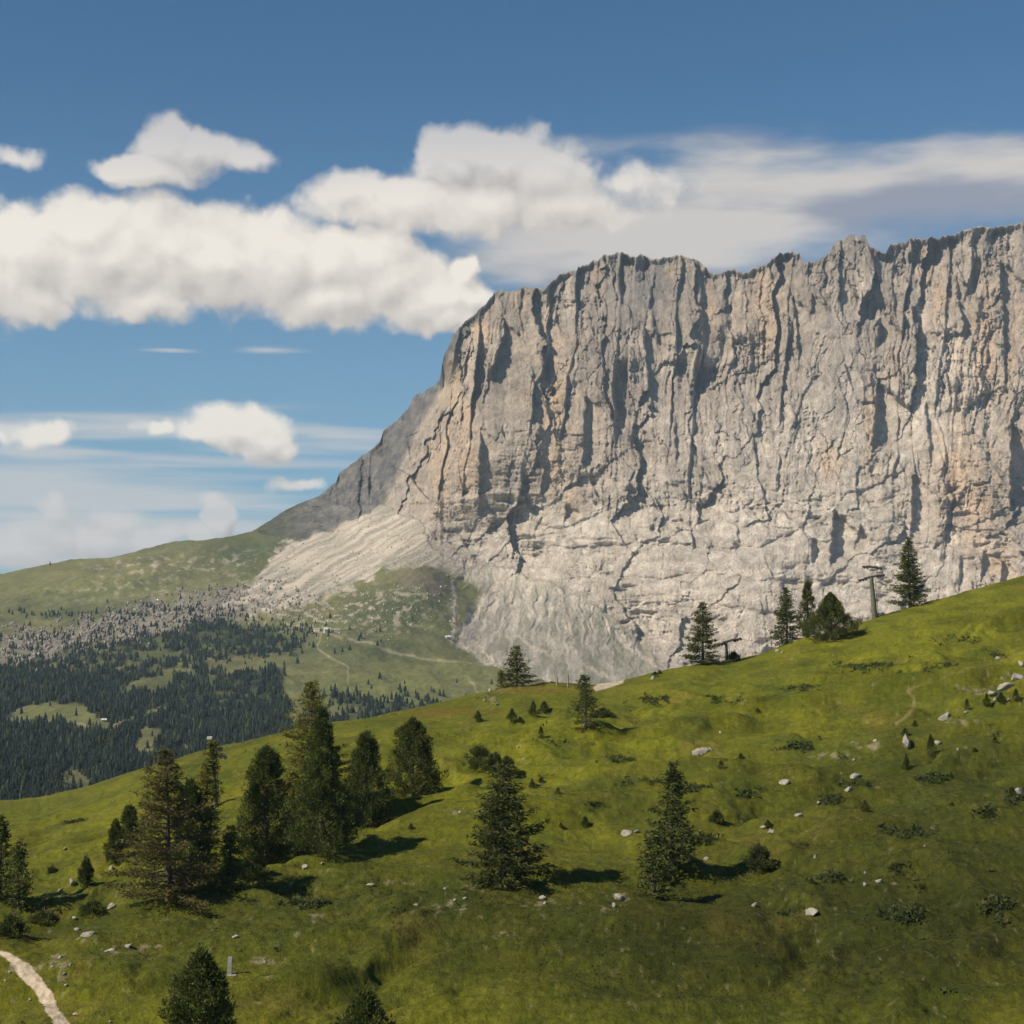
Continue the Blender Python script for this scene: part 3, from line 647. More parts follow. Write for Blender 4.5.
def conifer_geo(H, R, seed, dens, kind):
    """spruce / larch: whorls of drooping limbs carrying needle sprays"""
    rs = np.random.RandomState(seed); paths = []; Cs, Ds = [], []
    lean = rs.randn(2) * .015 * H
    def ax(h): return np.array([lean[0] * (h / H) ** 2 + .04 * math.sin(h * 1.3 + seed), lean[1] * (h / H) ** 2, h])
    paths.append(([ax(h) for h in np.linspace(-.4, H * .97, 9)], H * .022 + .05, .02, 7))
    step = .30 if kind == 'spruce' else .36
    h = H * .045
    gaps = rs.rand(6) * 6.28
    while h < H * .98:
        t = h / H
        prof = (1 - t) ** .85 * (1.0 if t > .18 else .72 + 1.5 * t) + .03
        nb = rs.randint(4, 7) if t < .85 else 3
        a0 = rs.rand() * 6.28
        for b in range(nb):
            a = a0 + 6.283 * b / nb + rs.randn() * .25
            if rs.rand() < (.10 if kind == 'spruce' else .22): continue
            L = R * prof * (.62 + .55 * rs.rand()) * (1 + .18 * math.sin(3 * a + h * .9 + gaps[0]))
            if rs.rand() < .06: L *= 1.3
            dirv = np.array([math.cos(a), math.sin(a), 0]); dr = (-.30 + .75 * t) + rs.randn() * .1
            p0 = ax(h); pts = [p0 + dirv * L * s + np.array([0, 0, L * (dr * s + .22 * s * s)]) for s in (0, .35, .7, 1)]
            if L > .5: paths.append((pts, .035 + .012 * L, .01, 3))
            ncl = max(2, int(L / .26 * (1 if kind == 'spruce' else .75)))
            for c in range(ncl):
                s = (.22 + .78 * (c + rs.rand()) / ncl)
                pc = p0 + dirv * L * s + np.array([0, 0, L * (dr * s + .22 * s * s)])
                k = max(3, int((8 + 5 * rs.rand()) * dens * (1 if kind == 'spruce' else .85)))
                side = np.array([-dirv[1], dirv[0], 0])
                wsp = .34 * (1 - s * .5) * min(1, L)
                off = side[None] * (rs.randn(k, 1) * wsp) + dirv[None] * (rs.randn(k, 1) * .14) + np.array([0, 0, 1])[None] * (rs.randn(k, 1) * .09 - .04)
                Cs.append(pc + off); Ds.append(np.repeat((dirv * .7 + np.array([0, 0, -.25 if kind == 'spruce' else .15]))[None], k, 0) + side[None] * np.sign(off @ side)[:, None] * .5)
        h += step * (.8 + .5 * rs.rand()) * (1 - .35 * t)
    C = np.concatenate(Cs); Dn = np.concatenate(Ds)
    ln = .26 if kind == 'spruce' else .22
    return leaves(C, Dn, ln / dens ** .2, .06 / dens ** .25, rs, .5), tubes(paths)
def pine_geo(H, R, seed, dens, lumps=1.0, pointed=0.0):
    """stone pine: dense upswept tufts in a lumpy column or egg"""
    rs = np.random.RandomState(seed); paths = []; Cs, Ds = [], []
    paths.append(([np.array([.03 * math.sin(h), .02 * h * math.sin(seed), h]) for h in np.linspace(-.4, H * .9, 8)], H * .025 + .05, .03, 7))
    ncl = int(115 * dens * (H * R / 12) ** .75) + 30
    for c in range(ncl):
        t = rs.rand() ** .9
        prof = min(1, (t / .18 + .45)) ** .8 * (1 - max(0, t - .3) / .7 * 1) ** (.50 + .35 * pointed) if t > 0 else .3
        prof = max(prof, .05)
        a = rs.rand() * 6.283
        lump = 1 + .26 * lumps * math.sin(2 * a + t * 9 + seed) + .20 * lumps * math.sin(5 * a - t * 17 + seed * 2)
        rr = R * prof * lump * (.50 + .62 * rs.rand() ** .7)
        p = np.array([math.cos(a) * rr, math.sin(a) * rr, H * (.03 + .93 * t)])
        if c % 3 == 0 and rr > .4: paths.append(([np.array([0, 0, p[2] - rr * .6]), p * np.array([.6, .6, 1]) - np.array([0, 0, rr * .15]), p], .05, .015, 3))
        k = int(44 + 22 * rs.rand()); cr = (.34 + .26 * rs.rand()) * (1 - .35 * t) * (.6 + .4 * min(1.0, R / 2))
        q = rs.randn(k, 3); q /= np.linalg.norm(q, axis=1)[:, None]; q[:, 2] = q[:, 2] * 1.25 + .25
        out = np.array([math.cos(a) * .6, math.sin(a) * .6, .75])
        Cs.append(p + q * cr * rs.rand(k, 1) ** .4); Ds.append(q * .7 + out)
    k = int(60 * dens); q = rs.randn(k, 3) * np.array([.14, .14, .35]); Cs.append(q + np.array([0, 0, H * .93])); Ds.append(np.repeat([[0, 0, 1.]], k, 0))
    C = np.concatenate(Cs); Dn = np.concatenate(Ds)
    C[:, 2] = np.maximum(C[:, 2], .03)
    return leaves(C, Dn, .20, .050, rs, .45), tubes(paths)
def add_tree(name, loc, leafV, tub, mat, label, cat, group=None, rz=0):
    e = empty(name, loc, rz); tagit(e, label, cat, group)
    mesh_np('trunk', tub[0], tub[1], M_BARK, e, True)
    mesh_np('crown', leafV, np.arange(len(leafV)).reshape(-1, 3), mat, e)
    return e
# (kind, x, base y, top y, half width in photo units, material, label, extra)
TREES = [
 ('larch','larch',168,901,745,50,M_LARCHB,'broad olive-brown larch, widest tree on the hill, left of the boxy-headed lift pylon'),
 ('larch','larch',203,884,737,19,M_LARCH,'slim light green larch just left of the lift pylon behind the broad brown larch'),
 ('pine','stone_pine',189,888,772,20,M_PINE,'dark stone pine standing inside the right side of the broad brown larch'),
 ('spruce','young_spruce',231,889,822,14,M_PINE,'short bushy spruce between the broad brown larch and the dense wide stone pine'),
 ('pine','stone_pine',129,846,797,11,M_PINE,'small round-headed stone pine behind the narrow pine left of the broad brown larch'),
 ('pine','stone_pine',115,863,812,9,M_PINE,'small narrow pine at the left edge of the broad brown larch'),
 ('pine','stone_pine',266,862,740,26,M_PINE,'dense dark stone pine with a full wide crown right of the short bushy spruce'),
 ('pine','dwarf_pine',252,878,842,13,M_PINE,'dark dwarf pine bush at the foot of the dense wide stone pine'),
 ('larch','larch',312,806,678,36,M_LARCH,'tall bright yellow-green larch towering over the cluster of stone pines'),
 ('pine','stone_pine',322,815,700,15,M_PINE,'dark stone pine in front of the tall yellow-green larch'),
 ('larch','young_larch',292,847,768,19,M_LARCH,'young light green larch squeezed between two dark stone pines'),
 ('pine','stone_pine',321,852,742,34,M_PINE,'round-topped stone pine at the front of the cluster beside pale rocks'),
 ('pine','stone_pine',366,826,724,25,M_PINE,'stone pine with a tall rounded top at the right end of the cluster'),
 ('pine','stone_pine',412,796,711,26,M_PINE,'solitary egg-shaped stone pine below the distant meadow, casting a long shadow'),
 ('spruce','spruce',503,884,760,39,M_SPRUCE,'large ragged spruce standing alone mid-slope with a dark shadow to its right'),
 ('spruce','spruce',672,872,757,23,M_SPRUCE,'tall thin-topped spruce with sparse limbs growing behind a dark bush'),
 ('spruce','spruce',654,897,826,20,M_PINE,'short wide dark spruce at the foot of the tall thin-topped spruce'),
 ('larch','larch',586,729,671,15,M_SPRUCE,'small airy larch on the slope beside the pale dirt strip'),
 ('pine','dwarf_pine',603,717,702,12,M_PINE,'low dark pine bush right behind the small airy larch'),
 ('spruce','spruce',517,686,643,16,M_SPRUCE,'lone spruce on the crest at the end of the distant white scree channel'),
 ('larch','young_larch',501,686,668,6,M_LARCH,'tiny yellowish larch touching the lone crest spruce'),
 ('spruce','spruce',703,664,600,18,M_SPRUCE,'pointed spruce on the crest next to the lift pylon with one slanting arm'),
 ('pine','dwarf_pine',734,661,648,6,M_PINE,'small dark bush against the foot of the lift pylon with one slanting arm'),
 ('spruce','spruce',787,643,586,15,M_SPRUCE,'leftmost and palest spruce of the crest clump of three trees'),
 ('pine','stone_pine',808,634,575,10,M_PINE,'slender dark pine in the middle of the crest clump of three trees'),
 ('pine','stone_pine',831,640,590,26,M_PINE,'broad dome-shaped dark pine at the right of the crest clump'),
 ('spruce','spruce',910,607,535,18,M_SPRUCE,'tall open spruce highest on the crest, right of the T-shaped lift pylon'),
 ('spruce','spruce',18,908,836,14,M_PINE,'dark spruce near the left border above a clump of bushes'),
 ('spruce','spruce',0,900,812,17,M_PINE,'dark spruce cut off by the left border, beside a shorter spruce'),
 ('pine','stone_pine',86,885,847,7,M_PINE,'small slim pine standing alone beside a leaning pale slab'),
 ('pine','dwarf_pine',93,914,893,11,M_PINE,'little dark bush among pale stones left of the broad brown larch'),
 ('pine','dwarf_pine',52,872,861,5,M_PINE,'tiny round bush alone on the left meadow'),
 ('pine','dwarf_pine',12,935,905,17,M_PINE,'dense dark bush at the left border above the path'),
 ('pine','dwarf_pine',44,924,903,16,M_PINE,'spreading dark bush in the hollow right of the border spruces'),
 ('pine','stone_pine',200,1062,938,31,M_PINE,'large dark stone pine at the bottom edge beside the stone marker post'),
 ('pine','stone_pine',365,1075,976,31,M_PINE,'stone pine with a blunt top half cut off by the bottom edge'),
 ('pine','dwarf_pine',480,768,741,15,M_PINE,'left bush of the row of three dwarf pines behind the large ragged spruce'),
 ('pine','dwarf_pine',494,772,748,12,M_PINE,'middle bush of the row of three dwarf pines behind the large ragged spruce'),
 ('pine','dwarf_pine',507,776,752,11,M_PINE,'right bush of the row of three dwarf pines behind the large ragged spruce'),
 ('pine','dwarf_pine',759,870,838,12,M_SPRUCE,'dim open bush behind a pale rock, at the end of the long tree shadow'),
 ('pine','dwarf_pine',716,823,805,7,M_PINE,'small dark pine with a pale rock at its right side'),
]
for i, (kd, nm, px, by, ty, hw, mat, lab) in enumerate(TREES):
    p = hill_pt(px, min(by, 1100))
    Hh = max(top_z(p.y, ty) - p.z, .6); R = hw * p.y / F * 1.05; pxh = by - ty
    d = 1.0 if pxh > 60 else (.8 if pxh > 40 else .55)
    d *= {672: .75, 586: .7, 503: 1.15}.get(px, 1)
    if kd == 'pine': lv, tb = pine_geo(Hh, R, 100 + i, (1.9 if px != 831 else 3.4) * d * (1.25 if pxh > 95 else 1), 1.0, 1.0 if i in (25,) else (.3 if nm == 'stone_pine' else 0))
    else: lv, tb = conifer_geo(Hh, R, 100 + i, (1.1 if kd == 'spruce' else 3.0) * d * (1.15 if pxh > 100 else 1), kd)
    if kd == 'pine' and nm == 'dwarf_pine': pass
    # fit the height and spread exactly
    zt = lv[:, 2].max(); lv = lv * np.array([1, 1, Hh / zt])
    rr = np.percentile(np.abs(lv[:, 0]), 98.0 if kd == 'pine' else 98.5); lv[:, :2] *= R / rr
    add_tree(nm, p - Vector((0, 0, .12)), lv, tb, mat, lab, 'bush' if nm == 'dwarf_pine' else 'tree')
# saplings
SAP = [(512,722,705,5,'tiny sapling left of the pair near the crest'),(520,723,716,4,''),(533,716,699,6,'left sapling of the pair just below the crest'),(544,713,698,6,'right sapling of the pair just below the crest'),(541,738,725,4,'stumpy dark sapling on top of a grassy mound'),
 (532,788,777,4,''),(541,783,775,3,''),(558,794,787,3,''),(585,827,815,6,'dark pointed sapling below two tiny ones on the bright slope'),(561,829,822,3,''),(721,769,760,4,''),(741,759,752,4,''),(768,829,818,5,'sapling standing over a white stone at mid-slope'),
 (967,712,698,4,'narrow sapling left of the row under the white outcrop'),(987,707,692,5,'left sapling of the row of three under the white outcrop'),(1001,704,690,5,'middle sapling of the row of three under the white outcrop'),(1016,702,688,5,'right sapling of the row of three under the white outcrop'),
 (915,727,719,4,''),(905,735,726,4,'green sapling peeping up behind the upright white boulder'),(931,758,733,6,'tallest sapling on the right slope, beside a grey stone'),(906,771,752,5,'sapling directly below the upright white boulder'),(975,752,747,4,''),(995,743,736,4,''),(951,779,771,3,''),
 (865,812,797,5,'lone sapling with a short shadow, halfway up the right slope'),(655,677,671,4,''),(660,674,669,3,''),(478,722,708,5,''),(1012,800,786,7,'dark bush wrapped round a grey rock at the right border'),(758,712,707,3,''),(952,806,801,3,''),(700,880,872,4,''),(411,829,822,4,'')]
sap_mesh = []
for k in range(3):
    lv, tb = pine_geo(1.0 * 3, 1.0, 300 + k, .75, 1.0, 1.0); lv = lv / lv[:, 2].max(); lv[:, :2] /= np.percentile(np.abs(lv[:, 0]), 99)
    a = mesh_np('crown', lv, np.arange(len(lv)).reshape(-1, 3), M_PINE); b = mesh_np('trunk', tb[0] / 3, tb[1], M_BARK)
    sap_mesh.append((a.data, b.data)); bpy.data.objects.remove(a); bpy.data.objects.remove(b)
for i, (px, by, ty, hw, lab) in enumerate(SAP):
    p = hill_pt(px, by); Hh = max((by - ty) * p.y / F, .4); R = hw * p.y / F
    e = empty('pine_sapling', p - Vector((0, 0, .05)), rz=i * 1.7)
    tagit(e, lab or 'tiny dark pine sapling scattered on the open grass', 'sapling', 'small pine saplings dotted over the slope')
    for nm, me in zip(('crown', 'trunk'), sap_mesh[i % 3]):
        o = bpy.data.objects.new(nm, me); COL.objects.link(o); o.parent = e; o.scale = (R, R, Hh)

# ================================================================== ROCKS
def rock_mat():
    m, nt, b = new_mat('limestone'); tc = N(nt, 'ShaderNodeTexCoord')
    n1 = noise_node(nt, 1.6, 8, .65, tc.outputs['Object']); n2 = noise_node(nt, 5, 8, .7, tc.outputs['Object'])
    r = ramp(nt, n1.outputs[0], [(.3, (.16, .15, .125)), (.5, (.30, .28, .24)), (.7, (.43, .405, .35))])
    nt.links.new(r.outputs[0], b.inputs['Base Color'])
    bp_ = N(nt, 'ShaderNodeBump'); bp_.inputs['Distance'].default_value = .08; bp_.inputs['Strength'].default_value = .8
    nt.links.new(n2.outputs[0], bp_.inputs['Height']); nt.links.new(bp_.outputs[0], b.inputs['Normal']); return m
M_ROCK = rock_mat()
import bmesh
def rock_mesh(seed, sub=3, flat=(1, 1, .8)):
    bm = bmesh.new(); bmesh.ops.create_icosphere(bm, subdivisions=sub, radius=1)
    rs = np.random.RandomState(seed); v = np.array([x.co[:] for x in bm.verts])
    for _ in range(16):                                     # chop flat facets
        nrm = rs.randn(3); nrm /= np.linalg.norm(nrm); d = .42 + .38 * rs.rand(); q = v @ nrm
        v = v - np.maximum(q - d, 0)[:, None] * nrm[None]
    v += (fbm(v[:, 0] * 2 + seed, v[:, 1] * 2 + v[:, 2] * 1.7, 3, 401) * .13)[:, None] * v
    v *= np.array(flat)
    fs = np.array([[x.index for x in f.verts] for f in bm.faces]); bm.free(); return v, fs
ROCKS = [(700,750,11,6,'largest pale boulder lying on the middle of the slope, flat and split'),(710,749,4,3,''),(628,833,7,4,'white stone pair\'s bigger stone, left of the tall thin-topped spruce'),(637,831,4,2.5,'white stone pair\'s smaller stone, left of the tall thin-topped spruce'),
 (755,904,4,4,'pale round stone alone below the long tree shadow'),(619,897,5,5,'pale stones at the left foot of the short wide dark spruce'),(614,905,4,3,''),(542,897,5,2.5,'pale flat stone below the shadow of the large ragged spruce'),(545,903,2.5,2,''),
 (784,781,7,4,'pale flat-topped boulder at mid-slope with a dark hollow on its left'),(855,775,6,4,'whitish slab on the right slope, upper stone of a pair'),(849,789,5,3.5,'grey rock below the whitish slab, in a shadowy hollow'),(800,815,5,2.5,'small pale flat stone left of the lone sapling'),(819,802,3,1.6,''),
 (815,856,3,3,'small white stone on the dark lower right slope, leftmost of a loose trio'),(865,872,2.2,1.8,''),(865,884,3,3,'small round white stone beside a flat pale one'),(879,881,6,1.8,'thin flat pale stone beside a small round one'),(812,912,8,5,'pale slanted slab low on the right slope'),(772,831,5,2,''),
 (925,846,2,1.5,''),(945,717,8,5,'jagged white rock left of the row of saplings'),(907,742,6,9,'upright white boulder with a sapling behind it'),(938,742,4,4,'grey stone right of the tallest sapling'),(958,749,3,2,''),(854,760,2.5,2,''),(875,741,3,2,''),
 (1003,686,10,5,'big white outcrop block at the right border, left part'),(1016,677,8,5,'white outcrop block highest at the right border'),(992,693,7,4,'white outcrop block lowest on the left of the group'),(997,700,5,2.5,'thin white block under the outcrop, in front of the row of saplings'),(1021,663,3,5,'upright white rock touching the right border above the outcrop'),(1007,700,4,2,''),(967,712,4,2,''),
 (1019,791,6,4,'grey rock at the right border half hidden by a bush'),(998,658,4,3,'small grey rock under a dark bush high at the right'),(770,830,2,1.5,''),
 (60,890,4,3,''),(72,881,4,6,'leaning pale slab left of the small slim pine'),(77,895,4,3,''),(111,906,5,5,'pale block at the left foot of the broad brown larch'),(75,918,4,2.6,''),(86,934,8,2.6,'long flat white rock above the path'),(77,929,4,2,''),(111,868,4,4,'pale rock beneath the small narrow pine'),
 (65,849,2.6,2,''),(294,850,4,6,'left block of the pinkish rock pair under the round-topped stone pine'),(300,847,3.5,4,'right block of the pinkish rock pair under the round-topped stone pine'),(305,867,4.5,2.6,'small white stone just below the pinkish rock pair'),(322,863,2.5,1.6,''),(378,804,3.5,3.5,'white stone at the right foot of the cluster\'s last stone pine'),
 (416,905,3,2,''),(236,937,5,1.8,'bright flat stone above the stone marker post'),(653,677,3.5,3,'white stone on the crest at the end of the pale dirt strip'),(645,846,2,1.5,''),(721,821,3,2.5,'pale rock at the right side of a small dark pine'),(706,858,4,3,'pale stone at the right foot of the tall thin-topped spruce'),(748,861,4,5,'pale rock in front of the dim open bush'),
 (700,831,2,1.5,''),(764,826,6,2,'white stone under the mid-slope sapling'),(777,650,3,2,'pair of tiny white stones on the crest left of the three-tree clump'),(782,652,2,1.6,''),(518,747,3,1.8,''),(460,812,3,1.6,''),(476,811,3,1.6,''),(490,690,3,2.4,''),(484,700,2.4,2,''),(497,704,2.5,2,''),
 (552,681,2.4,2,''),(720,732,2,2,''),(60,957,4,2,''),(52,967,3,2,''),(64,975,3,2,''),(66,986,3,1.6,''),(70,965,2.5,1.6,''),(30,1000,3,1.8,''),(10,972,3,2,''),(5,980,3,2,''),(110,950,6,1.6,''),(128,946,5,1.6,''),(75,1014,5,1.6,''),(56,1002,3,1.6,''),
 (445,889,3,1.6,''),(455,900,3.5,2,''),(465,898,3,2,''),(370,884,5,1.4,''),(265,962,3,1.6,''),(110,1022,3,1.5,''),(22,720,0,0,'')]
ROCKS = [r for r in ROCKS if r[2] > 0]
for i, (px, py, hw, hh, lab) in enumerate(ROCKS):
    p = hill_pt(px, py + hh * .6); s = p.y / F
    v, fs = rock_mesh(500 + i, 3 if hw > 4 else 2)
    if hw <= 4: hw *= .85; hh *= .85
    v = v * np.array([hw * s * 1.15, max(hw * .8, hh) * s * 1.1, hh * s * 1.7])
    a = (i * 2.4) % 6.28 if abs(hw - hh) < 1.5 else (i % 5 - 2) * .15
    o = mesh_np('boulder' if hw > 4 else 'stone', v, fs, M_ROCK)
    o.location = p + Vector((0, 0, hh * s * .32)); o.rotation_euler = (0, -.16, a)
    tagit(o, lab or 'small pale limestone stone lying loose in the grass', 'rock', 'pale rocks lying on the hillside')

# ================================================================== LIFT PYLONS, POSTS
def flat_mat(name, c, c2, sc=3.0, rough=.7, metal=0):
    m, nt, b = new_mat(name); tc = N(nt, 'ShaderNodeTexCoord'); n1 = noise_node(nt, sc, 6, .6, tc.outputs['Object'])
    r = ramp(nt, n1.outputs[0], [(.35, c), (.65, c2)]); nt.links.new(r.outputs[0], b.inputs['Base Color'])
    b.inputs['Roughness'].default_value = rough; b.inputs['Metallic'].default_value = metal; return m
M_STEEL = flat_mat('weathered_green_steel', (.085, .085, .06), (.15, .145, .105), 2.0, .6)
M_DARK = flat_mat('dark_steel', (.03, .03, .03), (.06, .058, .055), 3, .5)
M_PALE = flat_mat('pale_sheet', (.42, .40, .35), (.55, .53, .47), 4)
M_STONE = flat_mat('post_stone', (.20, .195, .175), (.33, .32, .295), 6)
M_WOOD = flat_mat('old_wood', (.20, .16, .11), (.32, .27, .19), 6)
def boxes(lst):
    bm = bmesh.new()
    for (c, s, rx, ry) in lst:
        M = Matrix.Translation(c) @ Matrix.Rotation(ry, 4, 'Y') @ Matrix.Rotation(rx, 4, 'X') @ Matrix.Diagonal((*s, 1))
        bmesh.ops.create_cube(bm, size=1, matrix=M)
    bmesh.ops.bevel(bm, geom=bm.edges[:], offset=.015, segments=1, affect='EDGES')
    return bm
def bm_obj(name, bm, mat, parent=None, loc=(0, 0, 0)):
    me = bpy.data.meshes.new(name); bm.to_mesh(me); bm.free(); me.materials.append(mat)
    o = bpy.data.objects.new(name, me); COL.objects.link(o); o.parent = parent; o.location = loc; return o
def cone_bm(r0, r1, h, seg=14, lean=0):
    bm = bmesh.new(); bmesh.ops.create_cone(bm, segments=seg, radius1=r0, radius2=r1, depth=h, cap_ends=True, matrix=Matrix.Translation((0, 0, h / 2)))
    for v in bm.verts: v.co.x += lean * v.co.z
    return bm
def wheel_row(n, sp, r=.19):
    bm = bmesh.new()
    for k in range(n):
        bmesh.ops.create_cone(bm, segments=14, radius1=r, radius2=r, depth=.10, cap_ends=True, matrix=Matrix.Translation(((k - (n - 1) / 2) * sp, 0, 0)) @ Matrix.Rotation(math.pi / 2, 4, 'X'))
    return bm
def pylon(px, by, ty, lab, lean, arms, post_w=2.3, boxy=False):
    p = hill_pt(px, by); s = p.y / F; Hh = top_z(p.y, ty) - p.z
    e = empty('lift_pylon', p - Vector((0, 0, .2))); tagit(e, lab, 'pylon', 'ski lift pylons along the hill')
    bm_obj('post', cone_bm(post_w * s * 1.15, post_w * s * .72, Hh, 16, lean), M_STEEL, e)
    lad = boxes([((post_w * s * 1.15 + .08 + lean * h, -.02, h), (.05, .34, .05), 0, 0) for h in np.arange(.6, Hh - .4, .4)] + [((post_w * s * 1.15 + .08 + lean * Hh / 2, yy, Hh / 2), (.04, .04, Hh - .5), 0, lean) for yy in (-.18, .15)])
    bm_obj('ladder', lad, M_DARK, e)
    for (dx, dz, wdt, ang, nw) in arms:
        c = bm_obj('crossarm', boxes([((0, 0, 0), (wdt * s, .32, .20), 0, 0), ((0, 0, .17), (wdt * s * .55, .16, .10), 0, 0)]), M_DARK, e, (lean * Hh + dx * s, 0, Hh + dz * s))
        c.rotation_euler = (0, -ang, 0)
        for sg in (-1, 1):
            bm_obj('wheel_row', wheel_row(nw, .42), M_DARK, c, (sg * wdt * s * .33, -.25, -.12))
    if boxy: bm_obj('head_box', boxes([((0, 0, 0), (5 * s, .5, 2.8 * s), 0, 0)]), M_PALE, e, (lean * Hh - 2.2 * s, 0, Hh + 12 * s)); bm_obj('mast', cone_bm(.13, .11, 12 * s, 8), M_STEEL, e, (lean * Hh - .6 * s, 0, Hh - .05))
    return e
pylon(875, 618, 576, 'T-shaped lift pylon with a wide head, left of the tall open crest spruce', -.075, [(0, 0, 27, .22, 3), (1, 10, 20, -.08, 2)], 2.6)
pylon(727, 661, 641, 'short lift pylon with one slanting arm beside the pointed crest spruce', -.03, [(3, 1, 25, .28, 3)], 1.7)
pylon(216, 806, 748, 'lift pylon with a pale boxy head beside the slim light green larch', -.08, [(7, -5, 14, -.1, 2), (6, 62 - 61, 9, .3, 1)], 2.4, True)
p = hill_pt(230, 975)
e = empty('marker_post', p - Vector((0, 0, .05))); tagit(e, 'short pale stone marker post on a flat slab, beside the large dark stone pine', 'marker post')
s = p.y / F
bm_obj('shaft', boxes([((0, 0, 9 * s), (4.2 * s, 3.6 * s, 18 * s), 0, .03)]), M_STONE, e)
bm_obj('foot_slab', boxes([((2 * s, -1 * s, .5 * s), (9 * s, 7 * s, 1.2 * s), 0, -.05)]), M_STONE, e)
for (px, by, ty, lab) in [(568, 687, 676, 'pale wooden post on the crest left of the small airy larch'), (557, 686, 679, 'short darker wooden post on the crest, further left of the small airy larch')]:
    p = hill_pt(px, by); s = p.y / F; b = cone_bm(1.0 * s, .8 * s, (by - ty) * s + .1, 8)
    bmesh.ops.create_cone(b, segments=8, radius1=1.15 * s, radius2=.5 * s, depth=.25, cap_ends=True, matrix=Matrix.Translation((0, 0, (by - ty) * s + .2)))
    o = bm_obj('wooden_post', b, M_WOOD); o.location = p - Vector((0, 0, .1)); tagit(o, lab, 'post')

# ================================================================== FAR THINGS: WOODS, BOULDERS, HUTS
rf = np.random.RandomState(77)
def fir_proto(seed):
    rs = np.random.RandomState(seed); V, Fc = [], []
    for k in range(4):
        z0 = .06 + .20 * k; z1 = min(1.0, z0 + .42 - .03 * k); r = (.25 - .052 * k); m = 7; o = len(V)
        V.append((rs.randn() * .01, rs.randn() * .01, z1))
        for j in range(m):
            a = 6.283 * j / m + k; rr = r * (.75 + .5 * rs.rand()); V.append((math.cos(a) * rr, math.sin(a) * rr, z0 - .05 * rs.rand()))
        for j in range(m): Fc.append((o, o + 1 + j, o + 1 + (j + 1) % m))
    return np.array(V), np.array(Fc)
def forest(name, weight, n, hmin, hmax, mat, label, wide=1.0):
    sel = val_pick(weight, n, rf); Pn = G.reshape(-1, 3)[sel] + np.stack([rf.randn(n) * 1.2, rf.randn(n) * 4, np.zeros(n)], 1)
    Vs, Fs, Cs = [], [], []; protos = [fir_proto(k) for k in range(5)]; off = 0
    hs = hmin + (hmax - hmin) * rf.rand(n) ** 1.3
    for k in range(5):
        ids = np.arange(k, n, 5); v, f = protos[k]; a = rf.rand(len(ids)) * 6.28; h = hs[ids]
        x = v[None, :, 0] * np.cos(a)[:, None] - v[None, :, 1] * np.sin(a)[:, None]; y = v[None, :, 0] * np.sin(a)[:, None] + v[None, :, 1] * np.cos(a)[:, None]
        w_ = (h * wide * (.8 + .5 * rf.rand(len(ids))))[:, None]
        VV = np.stack([Pn[ids, 0][:, None] + x * w_, Pn[ids, 1][:, None] + y * w_, Pn[ids, 2][:, None] - .3 + v[None, :, 2] * h[:, None]], 2)
        Vs.append(VV.reshape(-1, 3)); Fs.append((f[None] + (np.arange(len(ids)) * len(v))[:, None, None] + off).reshape(-1, 3)); off += len(ids) * len(v)
        c = C3(.011, .020, .016)[None] * (.5 + .9 * rf.rand(len(ids)))[:, None] + (rf.rand(len(ids)) < .12)[:, None] * C3(.03, .035, .006)
        Cs.append(np.repeat(c, len(v), 0))
    o = mesh_np(name, np.concatenate(Vs), np.concatenate(Fs), mat, None, False, np.concatenate(Cs)); tagit(o, label, 'forest', kind='stuff'); return o
fmat = ground_mat('far_forest_needles', .15, .6, .8, 1.2, .3, .2)
forest('conifer_forest', fm ** 1.5 * np.clip(.45 + fbm(PX / 9, PY / 5, 3, 277) * 1.5, .03, 1), 14000, 3.8, 8.5, fmat, 'far dark conifer forest covering the lower valley behind the hill')
sp_w = (bz * .25 + ell(PX, PY, 60, 614, 90, 3) * .7 + ell(PX, PY, 290, 625, 25, 8) * .5 + ell(PX, PY, 200, 640, 110, 16) * .35 + ell(PX, PY, 430, 700, 60, 14) * .12 + ell(PX, PY, 380, 695, 60, 6) * .3) * (1 - rocky)
forest('scattered_conifers', sp_w, 900, 4.5, 8.5, fmat, 'loose scatter of small far conifers among the boulder field and meadows', 1.1)
# a few far conifers that stand out singly
pv, pf = fir_proto(9)
single = mesh_np('far_conifer', pv, pf, fmat, None, False, np.zeros((len(pv), 3)) + C3(.022, .036, .02)); sme = single.data; bpy.data.objects.remove(single)
for i, (px, py, h) in enumerate([(407,694,6.5),(292,622,6),(307,634,5),(388,704,7),(398,700,6),(412,703,7),(420,706,6),(404,707,7.5),(438,702,5),(50,565,4.5),(372,700,6),(360,712,8),(347,708,8),(395,712,8)]):
    q = val_point(px, py); o = bpy.data.objects.new('far_conifer', sme); COL.objects.link(o)
    o.location = Vector(q) - Vector((0, 0, .3)); h = h * q[1] / F; o.scale = (h * 1.1, h * 1.1, h); o.rotation_euler = (0, 0, i)
    tagit(o, {0: 'single far conifer standing clear on a hump of the valley meadow', 1: 'single far conifer beside the dark crags at the meadow edge', 9: 'lone tiny conifer on the far left grassy skyline'}.get(i, 'small far conifer dotted on the valley meadow behind the hill'), 'tree', 'single far conifers on the valley meadow')
